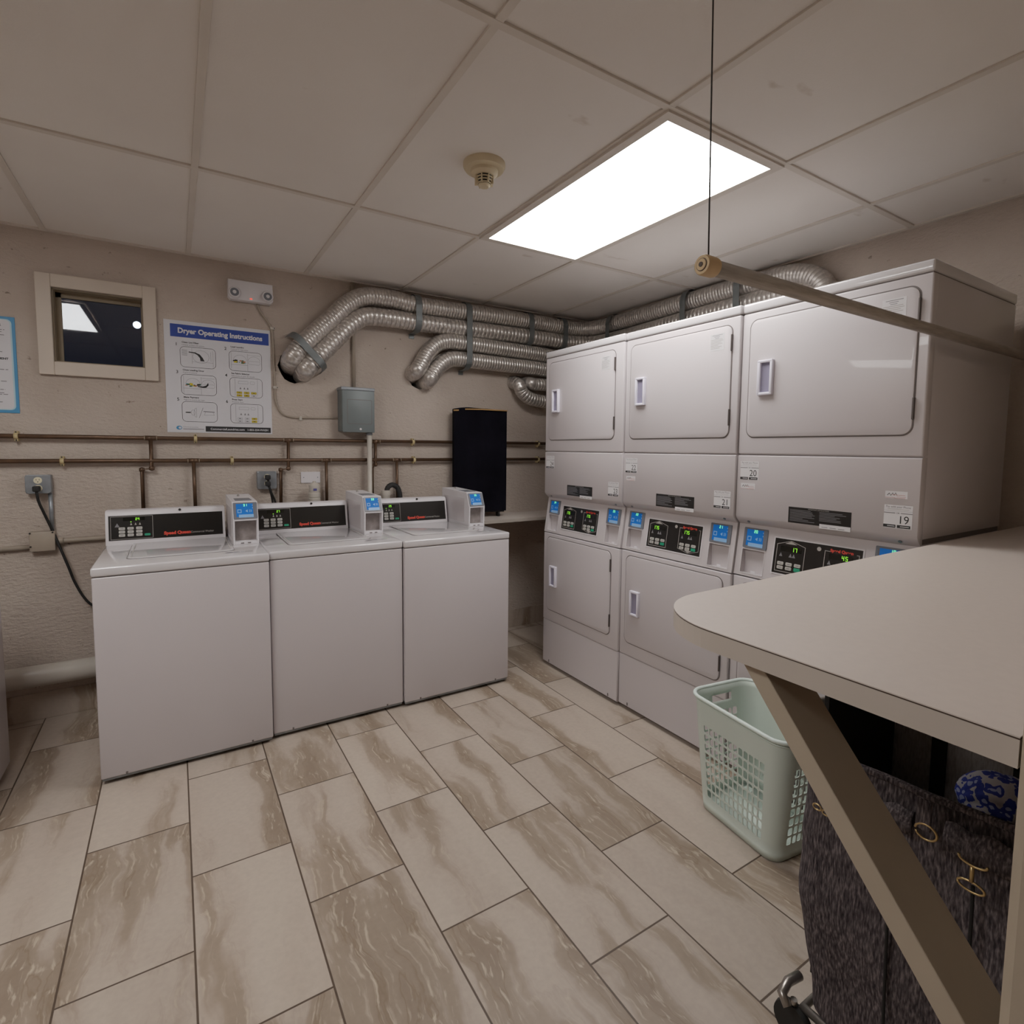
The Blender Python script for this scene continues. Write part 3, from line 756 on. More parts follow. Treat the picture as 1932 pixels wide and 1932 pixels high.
# ------------------------------------------------------------------ ducts
def duct(label, pts, r=.056, pitch=.021, rf=None):
    t = thing('exhaust_duct', label, 'duct', pts[0])
    P = catmull([tuple(Vector(p)-Vector(pts[0])) for p in pts], .0032)
    cum = [0]
    for a, b_ in zip(P, P[1:]): cum.append(cum[-1] + (b_-a).length)
    B().tube(P, r, DUCT, 28, rf=lambda i: r + .001 - .0048*math.exp(-(((cum[i]/pitch) % 1 - .5)/.13)**2)).build('corrugated_duct', t)
YD = YB - .083
def dpt(L): return [(x, YD, z) for x, z in L]
Z1 = 2.362
duct('topmost corrugated dryer duct under the ceiling, along back wall and round the corner',
     [(.640, YB+.10, 1.905), (.618, YB+.03, 1.908), (.612, YD+.012, 1.930), (.650, YD, 1.985), (.702, YD, 2.045), (.868, YD, 2.215), (.935, YD, 2.285), (1.045, YD, 2.352), (1.22, YD, 2.365)] +
     [(1.36, YD, 2.352), (1.57, YD, 2.352), (1.86, YD, 2.358), (2.32, YD, 2.362), (2.56, YD, 2.36), (2.72, YD-.01, 2.36), (2.82, YD-.06, 2.362), (2.878, 3.30, 2.366), (2.892, 3.12, 2.37), (2.895, 2.8, 2.374), (2.895, 2.5, 2.378), (2.895, 2.2, 2.38), (2.895, 1.95, 2.375), (2.89, 1.74, 2.36), (2.885, 1.60, 2.28), (2.88, 1.56, 2.12), (2.88, 1.55, 1.9)])
duct('second corrugated duct running just below the topmost one and round the corner',
     [(.700, YB+.10, 1.855), (.690, YB+.02, 1.858), (.690, YD+.01, 1.872), (.735, YD, 1.93), (.80, YD, 2.0), (.905, YD, 2.115), (.965, YD, 2.175), (1.055, YD, 2.232), (1.22, YD, 2.242)] +
     [(1.39, YD, 2.240), (1.58, YD, 2.240), (1.87, YD, 2.244), (2.33, YD, 2.248), (2.6, YD, 2.248), (2.74, YD-.02, 2.248), (2.84, YD-.08, 2.25), (2.885, 3.26, 2.25), (2.895, 3.0, 2.252), (2.895, 2.6, 2.262), (2.895, 2.2, 2.27), (2.895, 1.9, 2.272), (2.892, 1.7, 2.26), (2.888, 1.45, 2.16), (2.88, 1.35, 1.9)], pitch=.03)
duct('third duct curving out of the middle wall hole towards the dryers',
     [(1.415, YB+.10, 1.905), (1.398, YB+.02, 1.908), (1.400, YD+.01, 1.922), (1.425, YD, 1.96), (1.475, YD, 2.045), (1.545, YD, 2.112), (1.62, YD, 2.139), (1.70, YD, 2.143), (1.86, YD, 2.139), (2.1, YD, 2.134), (2.33, YD, 2.130), (2.6, YD, 2.12), (2.8, YD, 2.11)], r=.053)
duct('fourth duct below the third, leaving the same middle wall hole',
     [(1.50, YB+.10, 1.862), (1.492, YB+.02, 1.862), (1.492, YD+.01, 1.872), (1.512, YD, 1.905), (1.56, YD, 1.965), (1.62, YD, 2.010), (1.69, YD, 2.028), (1.86, YD, 2.026), (2.1, YD, 2.022), (2.33, YD, 2.020), (2.6, YD, 2.01), (2.8, YD, 2.0)], r=.053)
duct('lowest duct, bending out of the right wall hole beside the far dryer',
     [(2.222, YB+.10, 1.915), (2.205, YB+.02, 1.912), (2.208, YD, 1.885), (2.235, YD-.004, 1.835), (2.29, YD-.006, 1.795), (2.37, YD-.006, 1.776), (2.5, YD, 1.77), (2.8, YD, 1.77)], r=.048, pitch=.024)
duct('short duct with a crimped joint above the lowest duct, beside the far dryer',
     [(2.33, YB+.10, 1.915), (2.31, YB+.03, 1.912), (2.315, YD+.01, 1.905), (2.36, YD, 1.898), (2.45, YD, 1.90), (2.8, YD, 1.90)], r=.046, pitch=.024)

def ribbon(b, path, w, ax, thick=.0014):
    """flat band following path, width w along vector ax"""
    P = [Vector(p) for p in path]; ax = Vector(ax).normalized()*w/2; k = b.mi(STRAP)
    va = [(b.bm.verts.new(p-ax), b.bm.verts.new(p+ax)) for p in P]
    for a, c in zip(va, va[1:]):
        f = b.bm.faces.new((a[0], a[1], c[1], c[0])); f.material_index = k
def strap(label, c, zt, zb, side='back', w=.042):
    """hangs round the front of the ducts from zt to zb"""
    t = thing('duct_strap', label, 'strap', (0, 0, 0))
    b = B(); o = .061+.083
    prof = [(0, zt+.062), (.03, zt+.067), (.085, zt+.066), (.125, zt+.045), (o, zt+.0), (o, (zt+zb)/2), (o, zb), (.125, zb-.046), (.085, zb-.066), (.03, zb-.067), (.0, zb-.07)]
    if side == 'back': path = [(c, YB-d, z) for d, z in prof]; ax = (1, 0, 0)
    else: path = [(XR-d, c, z) for d, z in prof]; ax = (0, 1, 0)
    path = catmull(path, .01); ribbon(b, path, w, ax)
    o_ = b.build('band', t); md = o_.modifiers.new('s', 'SOLIDIFY'); md.thickness = .0016; md.offset = 0
    b = B()
    if side == 'back': b.box(c-.018, c+.018, YB-.006, YB, zb-.095, zb-.068, STRAP, .001)
    else: b.box(XR-.006, XR, c-.018, c+.018, zb-.095, zb-.068, STRAP, .001)
    b.build('anchor_tab', t)
strap('galvanised strap round the two top ducts, left of the window-side bend', 1.392, 2.352, 2.240)
strap('long galvanised strap binding all four ducts above the grey electric box side', 1.765, 2.356, 2.026)
strap('galvanised strap round the two top ducts near the far dryer', 2.285, 2.361, 2.247)
strap('galvanised strap round the top ducts just left of the room corner', 2.60, 2.361, 2.248)
strap('galvanised strap round the top duct on the right wall by the room corner', 3.17, 2.367, 2.25, 'right')
strap('galvanised strap on the right wall ducts above the middle dryer', 2.455, 2.377, 2.262, 'right')
strap('galvanised strap on the right wall ducts between middle and near dryers', 2.06, 2.378, 2.27, 'right')
# diagonal strap at the left bend
t = thing('duct_strap', 'slanting galvanised strap across the two ducts rising from the left wall hole', 'strap', (0, 0, 0))
b = B(); A = Vector((.60, YB, 2.075)); C_ = Vector((.80, YB, 1.872)); d = (C_-A)
prof = [(0, 0), (.03, .09), (.16, .146), (.5, .148), (.84, .146), (.97, .09), (1, 0)]
path = catmull([tuple(A + d*s - Vector((0, q, 0))) for s, q in prof], .01)
ribbon(b, path, .040, (d.normalized().cross(Vector((0, 1, 0)))))
o = b.build('band', t); md = o.modifiers.new('s', 'SOLIDIFY'); md.thickness = .0016; md.offset = 0

# ------------------------------------------------------------------ washers
def button_set(cp, x0, z0, cols, rows, w, h, gx, gz, fn, green=None):
    for j in range(rows):
        for i in range(cols):
            g = green == (i, j)
            b = B(); xa = x0+i*gx; za = z0-j*gz
            for dd, m in ((.0016, GREEN if g else BTN),):
                b.flat(rrect(xa, xa+w, za-h, za, h*.3, 3), lambda x, z: fn(x, z, dd), m)
                o_, i_ = rrect(xa, xa+w, za-h, za, h*.3, 3), rrect(xa-.0008, xa+w+.0008, za-h-.0008, za+.0008, h*.3, 3)
                va = [b.bm.verts.new(fn(*p, dd)) for p in o_]; vb = [b.bm.verts.new(fn(*p, 0)) for p in i_]
                for k in range(len(va)): b.bm.faces.new((va[k], va[(k+1) % len(va)], vb[(k+1) % len(va)], vb[k]))
            if not g: b.flat(rect(xa+w*.25, xa+w*.75, za-h*.6, za-h*.4), lambda x, z: fn(x, z, .0019), INKG)
            b.build('button', cp)

def reader(parent, x0, x1, bz, tz, fn, num, pocket, side_depth=.05):
    """card reader screen on a face given by fn(x, s, off) with s from bz to tz"""
    t = B(); w = x1-x0; h = tz-bz
    t.ring(rrect(x0, x1, bz, tz, .004), rrect(x0+.09*w, x1-.14*w, bz+.08*h, tz-.05*h, .003), lambda x, z: fn(x, z, .004), BEZEL)
    o_ = rrect(x0, x1, bz, tz, .004); va = [t.bm.verts.new(fn(*p, .004)) for p in o_]; vb = [t.bm.verts.new(fn(*p, -.001)) for p in o_]; k = t.mi(BEZEL)
    for i in range(len(va)):
        f = t.bm.faces.new((va[i], va[(i+1) % len(va)], vb[(i+1) % len(va)], vb[i])); f.material_index = k
    t.flat(rrect(x0+.05*w, x1-.05*w, bz+.03*h, tz-.03*h, .003), lambda x, z: fn(x, z, .0030), BEZEL)
    r = t.build('card_reader', parent)
    b = B(); F = lambda x, z: fn(x, z, .0036); F2 = lambda x, z: fn(x, z, .0041)
    b.flat(rect(x0+.12*w, x1-.17*w, bz+.12*h, tz-.08*h), F, SCREEN)
    b.flat(rect(x0+.22*w, x1-.16*w, bz+.08*h, bz+.26*h), F2, SCREENL)
    xs, zs = x0+.17*w, bz+.36*h
    b.ring(rect(xs, xs+.17*w, zs, zs+.22*h), rect(xs+.03*w, xs+.14*w, zs+.04*h, zs+.18*h), F2, SCREENL)
    xm = x0+.5*w
    b.flat([(xm, zs+.11*h), (xm+.10*w, zs+.02*h), (xm+.10*w, zs+.20*h)], F2, SCREENL)
    for k, q in enumerate((.16, .22)): b.flat([(xm+q*w, zs+.03*h), (xm+(q+.025)*w, zs+.03*h), (xm+(q+.045)*w, zs+.11*h), (xm+(q+.025)*w, zs+.19*h), (xm+q*w, zs+.19*h), (xm+(q+.02)*w, zs+.11*h)], F2, SCREENL)
    b.flat(rect(x1-.2*w, x1-.17*w, bz+.78*h, bz+.84*h), F2, SCREENL); b.flat(rect(x1-.2*w, x1-.17*w, bz+.62*h, bz+.68*h), F2, SCREENL)
    seven(b, num, x0+.43*w, tz-.24*h, .14*h, lambda x, z: fn(x, z, .0043), LEDG)
    b.build('screen', r)

def washer(x0, x1, yf, label, disp, rnum, group='washing machines in a row along the back wall'):
    W = x1-x0; t = thing('washing_machine', label, 'washing machine', (x0, yf, 0), group=group)
    D = 3.385-yf
    b = B(); b.box(.002, W-.002, .003, D, .028, .8715, ENAMEL, .005, 3)
    b.build('cabinet', t, smooth=True)
    b = B(); b.box(.006, W-.006, .010, .10, .016, .034, BOXL, .002)
    b.build('toe_strip', t)
    for q in (.09, W-.09): B().box(q-.004, q+.004, .001, .01, .030, .040, GASKET_SHADOW, .001).build('clip', t)
    for q in (.05, W-.05):
        for y in (.06, D-.06): B().lathe([(.022, 0), (.022, .012), (.010, .014), (.010, .03)], Matrix.Translation((q, y, 0)), DARKG, 16).build('foot', t)
    b = B(); b.box(0, W, 0, D, .8745, .913, ENAMEL2, .008, 3); b.box(.004, W-.004, .010, D-.005, .866, .876, GASKET_SHADOW)
    b.build('top_deck', t, smooth=True)
    # lid with raised rim
    lx0, lx1, ly0, ly1 = .112, .528, .140, .565
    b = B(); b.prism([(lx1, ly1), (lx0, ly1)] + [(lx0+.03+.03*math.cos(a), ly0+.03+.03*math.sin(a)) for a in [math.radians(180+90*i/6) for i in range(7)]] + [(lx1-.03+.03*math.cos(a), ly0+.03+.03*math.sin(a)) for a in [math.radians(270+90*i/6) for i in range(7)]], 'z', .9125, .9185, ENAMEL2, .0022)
    b.ring(rrect(lx0-.003, lx1+.003, ly0-.003, ly1-.01, .03, 6), rrect(lx0+.001, lx1-.001, ly0+.001, ly1-.014, .028, 6), lambda x, z: (x, z, .9137), GASKET_SHADOW)  # flat dark ring paints a shadow line round the lid edge
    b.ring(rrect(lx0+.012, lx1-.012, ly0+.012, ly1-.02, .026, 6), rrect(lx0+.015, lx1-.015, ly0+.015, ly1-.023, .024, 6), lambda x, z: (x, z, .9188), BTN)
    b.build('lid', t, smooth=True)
    b = B(); F = lambda x, z: (x, z, .9136)
    for k in range(3): b.flat(rect(.49+k*.028, .512+k*.028, .088, .108), F, PAPER if k else INKG)
    b.flat(rect(.485, .54, .093, .104), lambda x, z: (x, z, .9139), INKG); b.flat(rect(.55, .60, .096, .101), lambda x, z: (x, z, .9139), INKG)
    b.build('lid_sticker', t)
    # console: sloping face
    zb, zt, yb_, yt = .918, 1.080, .578, .612
    cw = .522
    b = B(); prof = [(yb_, zb-.006), (yb_, zb+.004), (yt-.006, zt-.014), (yt+.004, zt-.003), (yt+.014, zt), (D+.005, zt-.002), (D+.005, zb-.006)]
    b.prism(prof, 'x', .001, cw, PLASTIC, .003); b.build('console', t, smooth=True)
    ez = Vector((0, yt-.006-yb_, zt-.014-zb-.004)); L_ = ez.length; ez.normalize(); nn = Vector((0, -ez.z, ez.y))
    org = Vector((0, yb_, zb+.004))
    def fn(x, s, o=0): return tuple(org + Vector((x, 0, 0)) + ez*s + nn*o)
    px0, px1, ps0, ps1 = .014, .510, .012, L_-.012
    cp = B(); cp.flat(rect(px0, px1, ps0, ps1), lambda x, s: fn(x, s, .0006), BLACKP)
    cp.ring(rect(px0-.004, px1+.004, ps0-.004, ps1+.004), rect(px0, px1, ps0, ps1), lambda x, s: fn(x, s, .0012), PLASTIC)
    pw, ph = px1-px0, ps1-ps0
    X = lambda f: px0+f*pw
    S = lambda f: ps0+f*ph
    F1 = lambda x, s: fn(x, s, .0010); F2 = lambda x, s: fn(x, s, .0014)
    cp.ring(rect(X(.016), X(.368), S(.04), S(.965)), rect(X(.019), X(.365), S(.052), S(.953)), F1, GREYT)
    cp.text('Speed Queen', .0215, X(.462), S(.13), F1, RED, bold=.0012, sx=1.0)
    cp.text('Commercial Washer', .0145, X(.70), S(.135), F1, GREYT, sx=.86)
    for q in (.185, .222, .258): cp.flat([(X(q-.009), S(.60)), (X(q+.009), S(.60)), (X(q), S(.70))], F1, GREYT)
    cp.flat([(X(.05), S(.54)), (X(.09), S(.54)), (X(.07), S(.70))], F1, INKG)
    cp.flat([(X(.18), S(.72)), (X(.188), S(.72)), (X(.188), S(.75)), (X(.18), S(.75))], F2, LED)
    cp = cp.build('control_panel', t)
    b = B(); b.flat(rect(X(.12), X(.30), S(.78), S(.92)), F1, DISPLAY); seven(b, disp, X(.222), S(.795), ph*.10, F2, LED); b.build('digital_display', cp)
    button_set(cp, X(.083), S(.52), 3, 3, pw*.050, ph*.10, pw*.0715, ph*.135, lambda x, s, o=0: fn(x, s, .001+o))
    b = B(); b.flat(rrect(X(.295), X(.345), S(.14), S(.23), .004), F2, GREEN); b.build('start_button', cp)
    b = B(); M = Matrix.Translation(fn(.315, L_+.006, .003)) @ Matrix.Rotation(PI/2, 4, 'X'); b.lathe([(.0062, -.004), (.0062, .002)], M, DARKG, 14); b.build('key_lock', t)
    # payment box
    bx0, bx1 = .536, W-.008
    prof = [(.297, .913), (.292, 1.040), (.328, 1.122), (.335, 1.126), (D+.008, 1.136), (D+.008, .913)]
    b = B()
    fr = .008
    # shell with a recessed pocket: side walls, top, back, floor, crossbar
    b.prism(prof, 'x', bx0, bx0+fr, PLASTIC, .0015); b.prism(prof, 'x', bx1-fr, bx1, PLASTIC, .0015)
    b.prism([(.292, 1.034), (.292, 1.041), (.328, 1.122), (.335, 1.126), (D+.008, 1.136), (D+.008, .913), (.36, .913), (.345, 1.034)], 'x', bx0+fr, bx1-fr, PLASTIC)
    b.box(bx0+fr, bx1-fr, .297, .36, .913, .930, PLASTIC, .002)
    b.box(bx0-.0012, bx0, .36, D-.03, .935, 1.09, ENAMEL, .0)
    pb = b.build('payment_box', t)
    b = B(); b.box(bx0+fr, bx1-fr, .335, .362, .930, 1.034, POCKET); b.build('return_pocket', pb)
    e2 = Vector((0, .328-.292, 1.122-1.041)); l2 = e2.length; e2.normalize(); n2 = Vector((0, -e2.z, e2.y)); o2 = Vector((0, .292, 1.041))
    reader(t, bx0+.004, bx1-.004, .002, l2-.001, lambda x, s, o=0: tuple(o2 + Vector((x, 0, 0)) + e2*s + n2*o), rnum, None)
    B().box(bx0+.02, bx1-.02, .38, .52, 1.1265, 1.1305, BEZEL, .001, M=Matrix.Identity(4)).build('top_slot', pb)
    B().lathe([(.006, 0), (.006, .006), (.003, .010)], Matrix.Translation(((bx0+bx1)/2-.005, .60, 1.132)), STEEL, 14).build('lock', pb)
    b = B()
    for q in (.35, .62): b.box(bx0+q*(bx1-bx0)-.007, bx0+q*(bx1-bx0)+.007, .2955, .297, .919, .924, GASKET_SHADOW)
    b.build('slot', pb)
    return t
W1_ = washer(-.3023, .3575, 2.6895, 'leftmost white top-loading washer, display reading 24', '24', '31')
W2_ = washer(.3591, 1.0124, 2.712, 'middle white top-loading washer, display reading 27', '27', '33')
W3_ = washer(1.0143, 1.6685, 2.6956, 'rightmost white top-loading washer nearest the black hamper', '29', '35')

def cord(parent, pts, r=.006):
    """power cord of a machine, plugged into a wall outlet"""
    o = parent.location
    P = [tuple(Vector(p)-Vector(o)) for p in pts]
    c = B().tube(catmull(P, .02), r, DARKG, 8).build('power_cord', parent)
    x, y, z = P[0]; b = B(); b.box(x-.014, x+.014, y-.014, y+.026, z-.014, z+.013, DARKG, .005); b.build('plug', c, smooth=True)
Y0 = YB - .082
cord(W1_, [(-.580, Y0, 1.188), (-.576, Y0+.005, 1.13), (-.56, YB-.05, 1.06), (-.535, YB-.03, .97), (-.505, YB-.05, .88), (-.475, YB-.06, .78), (-.455, YB-.05, .70), (-.42, YB-.05, .615), (-.38, YB-.05, .565), (-.31, YB-.05, .545), (-.25, YB-.10, .53), (-.22, 3.38, .52)], .0062)
cord(W2_, [(.462, Y0, 1.224), (.470, Y0, 1.16), (.487, Y0+.02, 1.08), (.50, YB-.07, .9), (.52, 3.38, .6)], .006)
cord(W2_, [(.462, Y0, 1.186), (.480, Y0, 1.13), (.505, Y0+.02, 1.06), (.52, YB-.05, .9), (.56, YB-.06, .6), (.60, 3.38, .5)], .006)

# white appliance at the left edge of the view
t = thing('white_appliance', 'side of a white appliance at the far left edge of the room', 'appliance', (-.648, 2.4, 0), PI/2)
b = B(); b.box(0, .66, 0, .68, .028, .80, ENAMEL, .008, 3); b.build('cabinet', t, smooth=True)
b = B(); b.box(0, .66, 0, .68, .806, .84, ENAMEL2, .008, 3); b.box(.01, .65, .01, .67, .79, .81, GASKET_SHADOW); b.build('top_deck', t, smooth=True)
b = B(); b.box(.03, .63, .03, .65, 0, .032, DARKG); b.build('toe_kick', t)
b = B(); b.box(0, .66, .56, .68, .835, .88, PLASTIC, .01); b.build('console', t, smooth=True)

# ------------------------------------------------------------------ dryers
def dryer(xf, y0, y1, label, nums, disps, script, lockdz=0):
    W = y0-y1; D = 2.757-xf
    t = thing('stacked_dryer', label, 'dryer', (xf, y0, 0), -PI/2, group='stacked tumble dryers along the right wall')
    # cabinet sides/back (two stacked shells)
    b = B(); b.box(.0022, W-.0022, .035, D, .03, 1.10, ENAMEL, .003); b.box(.0022, W-.0022, .012, D, 1.118, 1.972, ENAMEL, .004)
    b.box(.006, W-.006, .034, D-.004, 1.098, 1.120, GASKET_SHADOW)
    b.build('cabinet', t, smooth=True)
    for q in (.05, W-.05):
        for y in (.06, D-.06): B().lathe([(.02, 0), (.02, .012), (.009, .014), (.009, .032)], Matrix.Translation((q, y, 0)), DARKG, 16).build('foot', t)
    b = B(); b.box(0, W, -.003, D+.002, 1.9745, 2.0127, ENAMEL2, .007, 3); b.box(.005, W-.005, .003, D-.003, 1.967, 1.977, GASKET_SHADOW); b.build('top_cap', t, smooth=True)
    B().prism([(.003, .025), (.003, .301), (.006, .3035), (.04, .3035), (.04, .02), (.012, .018)], 'x', .002, W-.002, ENAMEL, .0025).build('kick_panel', t, smooth=True)
    for q in (.07, W-.07): B().box(q-.003, q+.003, .0, .006, .03, .045, GASKET_SHADOW).build('panel_clip', t)
    def door_panel(z0, z1, dx0, dx1, dz0, dz1, hx, hz, warn):
        b = B(); b.box(0.001, W-.001, 0, .04, z0, z1, ENAMEL, .006, 3)
        b.ring(rrect(dx0-.0045, dx1+.0045, dz0-.0045, dz1+.0045, .035, 8), rrect(dx0, dx1, dz0, dz1, .032, 8), lambda x, z: (x, -.0004, z), GASKET_SHADOW)
        b.build('front_panel', t, smooth=True)
        b = B(); b.prism(rrect(dx0, dx1, dz0, dz1, .032, 8), 'y', -.0045, .002, DOORM, .003); d = b.build('door', t, smooth=True)
        hx0, hx1 = hx; hz0, hz1 = hz
        b = B(); F = lambda x, z, o=0: (x, -.009-o, z)
        # raised frame, hollow in the middle, grip leaning in
        b.prism(rrect(hx0, hx1, hz0, hz1, .004), 'y', -.008, -.004, HANDLEW, .0012)
        cx0, cx1 = hx0+.014, hx1-.012; cz0, cz1 = hz0+.012, hz1-.012
        b.box(hx0, cx0, -.020, -.006, hz0+.002, hz1-.002, HANDLEW, .004); b.box(cx1, hx1, -.020, -.006, hz0+.004, hz1-.004, HANDLEW, .004)
        b.box(hx0, hx1, -.020, -.006, cz1, hz1, HANDLEW, .004); b.box(hx0, hx1, -.020, -.006, hz0, cz0, HANDLEW, .004)
        b.box(cx0, cx1, -.0095, -.007, cz0, cz1, mat('handle_recess', '8a879c', .45))
        b.build('handle', d, smooth=True)
        for hz_ in (dz1-.075, dz0+.085):
            B().box(dx1-.001, dx1+.0045, -.010, .001, hz_-.035, hz_+.035, mat('hinge_dark', '57504d', .4, .5), .001).build('hinge', d)
        if warn:
            b = B(); F = lambda x, z: (x, -.0049, z)
            b.flat(rect(dx1-.108, dx1-.036, dz1-.098, dz1-.026), F, STICK)
            F = lambda x, z: (x, -.0052, z)
            for k, (wa, wb) in enumerate(((.15, .9), (.3, .7), (.35, .65), (.05, .9), (.05, .95), (.05, .8), (.05, .9), (.05, .6), (.05, .85), (.05, .7))):
                zz = dz1-.033-k*.0062
                b.flat(rect(dx1-.108+wa*.07, dx1-.108+wb*.07, zz, zz+.0018), F, INKG if k < 3 else GREYT)
            b.build('warning_label', d)
    door_panel(.3055, .872, .041, .637, .378, .846, (.084, .149), (.536, .668), False)
    door_panel(1.392, 1.9715, .040, .638, 1.463, 1.938, (.086, .152), (1.630, 1.771), True)
    # lint panel with turned-in lower edge
    b = B(); b.prism([(0, 1.130), (0, 1.384), (.006, 1.3885), (.04, 1.3885), (.04, 1.095), (.030, 1.096), (.006, 1.118)], 'x', .001, W-.001, ENAMEL, .003)
    b.build('lint_panel', t, smooth=True)
    for q in (.055, W-.055): B().lathe([(.006, 0), (.006, .003)], Matrix.Translation((q, .016, 1.108)) @ Matrix.Rotation(PI*.78, 4, 'X'), BEZEL, 12).build('screw', t)
    # console slope
    zb, zt, yb_, yt = .877, 1.098, .002, .034
    b = B(); e = Vector((0, yt-yb_, zt-zb)); L_ = e.length; e.normalize(); n = Vector((0, -e.z, e.y)); org = Vector((0, yb_, zb))
    def fn(x, s, o=0): return tuple(org + Vector((x, 0, 0)) + e*s + n*o)
    # face with two pocket openings
    P1 = (.030, .132, .014, .113); P2 = (W-.130, W-.026, .014, .113)
    R1 = (.030, .138, .120, .206); R2 = (W-.132, W-.024, .120, .206)
    xs = [.001, P1[0], P1[1], P2[0], P2[1], W-.001]; ss = [0, P1[2], P1[3], L_]
    for i in range(5):
        for j in range(3):
            if i in (1, 3) and j == 1: continue
            b.flat(rect(xs[i], xs[i+1], ss[j], ss[j+1]), fn, ENAMEL)
    k = b.mi(ENAMEL)
    for (p0, p1, s0, s1) in (P1, P2):
        for (qa, qb) in (((p0, s0), (p1, s0)), ((p1, s0), (p1, s1)), ((p1, s1), (p0, s1)), ((p0, s1), (p0, s0))):
            v = [b.bm.verts.new(fn(*qa)), b.bm.verts.new(fn(*qb)), b.bm.verts.new(fn(*qb, -.034)), b.bm.verts.new(fn(*qa, -.034))]
            f = b.bm.faces.new(v); f.material_index = k
        b.ring(rrect(p0-.003, p1+.003, s0-.003, s1+.003, .003), rrect(p0, p1, s0, s1, .0015), lambda x, s: fn(x, s, .0015), PLASTIC)
    # end cheeks
    for x in (.001, W-.001): b.flat([(yb_, zb), (yt, zt), (.05, zt), (.05, zb)], lambda y, z, x=x: (x, y, z), ENAMEL)
    bmesh.ops.recalc_face_normals(b.bm, faces=b.bm.faces)
    c = b.build('console', t, normals=False)
    for (p0, p1, s0, s1), (r0, r1, q0, q1), nm in ((P1, R1, nums[0]), (P2, R2, nums[1])):
        b = B(); b.flat(rect(p0, p1, s0, s1), lambda x, s: fn(x, s, -.033), POCKET)
        b.flat([(p0+.03, s0), (p0+.05, s0), (p0+.034, s1), (p0+.02, s1)], lambda x, s: fn(x, s, -.030), PLASTIC)
        b.build('return_pocket', c)
        reader(t, r0, r1, q0, q1, fn, nm, None)
    # control panel
    px0, px1, s0, s1 = .172, .503, .040, .180
    cp = B(); F1 = lambda x, s: fn(x, s, .0012); F2 = lambda x, s: fn(x, s, .0016)
    cp.flat(rect(px0, px1, s0, s1), lambda x, s: fn(x, s, .0008), BLACKP)
    cp.ring(rect(px0-.005, px1+.005, s0-.005, s1+.005), rect(px0, px1, s0, s1), lambda x, s: fn(x, s, .0018), PLASTIC)
    pw, ph = px1-px0, s1-s0; X = lambda f: px0+f*pw; S = lambda f: s0+f*ph
    def outl(pts):
        ctr = Vector((sum(p[0] for p in pts)/len(pts), sum(p[1] for p in pts)/len(pts)))
        inn = [tuple(ctr + (Vector(p)-ctr)*.965) for p in pts]; cp.ring(pts, inn, F1, GREYT)
    outl([(X(.03), S(.06)), (X(.38), S(.06)), (X(.38), S(.84)), (X(.205), S(.97)), (X(.03), S(.84))])
    outl([(X(.60), S(.14)), (X(.79), S(.03)), (X(.97), S(.14)), (X(.97), S(.86)), (X(.60), S(.86))])
    cp.flat([(X(.13), S(.87)), (X(.28), S(.87)), (X(.205), S(.95))], F2, GREYT); cp.flat([(X(.72), S(.13)), (X(.86), S(.13)), (X(.79), S(.05))], F2, GREYT)
    cp.flat([(X(.535)+.008*math.cos(a*PI/6), S(.87)+.008*math.sin(a*PI/6)) for a in range(12)], F2, GREYT)
    cp.flat(rect(X(.66), X(.94), S(.82), S(.95)), lambda x, s: fn(x, s, .0013), BLACKP)
    cp.text('Speed Queen', .0148, X(.66), S(.85), F2, RED, bold=.0008, sx=1.0)
    for ox in (0, .57):
        for q in (.09, .21, .25): cp.flat([(X(ox+q-.02), S(.50)), (X(ox+q+.02), S(.50)), (X(ox+q), S(.61))], F1, INKG)
    cp = cp.build('control_panel', t)
    for ox, dz, dsp in ((0, 0, disps[0]), (.57, 0, disps[1])):
        b = B(); b.flat(rect(X(ox+.08), X(ox+.34), S(.65), S(.80)), F1, DISPLAY)
        seven(b, dsp, X(ox+(.11 if len(dsp) == 3 else .22)), S(.665), ph*.115, F2, LED); b.build('digital_display', cp)
        button_set(cp, X(ox+.06), S(.34), 3, 2, pw*.075, ph*.085, pw*.105, ph*.12, lambda x, s, o=0: fn(x, s, .001+o), (2, 1))
    # stickers
    def sticker(x0_, z1_, num):
        b = B(); G = lambda o: (lambda x, z: (x, -.0006-o, z)); w, h = .084, .078
        b.flat(rect(x0_, x0_+w, z1_-h, z1_), G(0), STICK)
        b.text('Pay with your Phone', .0095, x0_+w/2, z1_-.009, G(.0003), INKG, 'CENTER', sx=.92)
        b.flat(rect(x0_+.01, x0_+w-.01, z1_-.0145, z1_-.0135), G(.0003), GREYT)
        b.flat(rect(x0_, x0_+w, z1_-.020, z1_-.0195), G(.0003), INKG)
        b.text('OR', .007, x0_+w/2, z1_-.029, G(.0003), INK, 'CENTER'); b.flat(rect(x0_, x0_+.034, z1_-.028, z1_-.0255), G(.0003), INKG); b.flat(rect(x0_+.05, x0_+w, z1_-.028, z1_-.0255), G(.0003), INKG)
        b.text(num, .037, x0_+.042, z1_-.061, G(.0003), INK, sx=.92)
        b.flat(rect(x0_, x0_+.037, z1_-.076, z1_-.066), G(.0003), INK); b.flat(rect(x0_+.041, x0_+w-.004, z1_-.076, z1_-.066), G(.0003), INK)
        b.flat(rect(x0_+.012, x0_+.034, z1_-.072, z1_-.070), G(.0006), STICK); b.flat(rect(x0_+.050, x0_+w-.008, z1_-.072, z1_-.070), G(.0006), STICK)
        b.build('number_sticker', t)
    sticker(.017, 1.362, nums[0]); sticker(W-.102, 1.230, nums[1])
    b = B(); G = lambda o: (lambda x, z: (x, -.0006-o, z)); bx = .236
    b.flat(rect(bx, bx+.233, 1.128, 1.190), G(0), BLACKP)
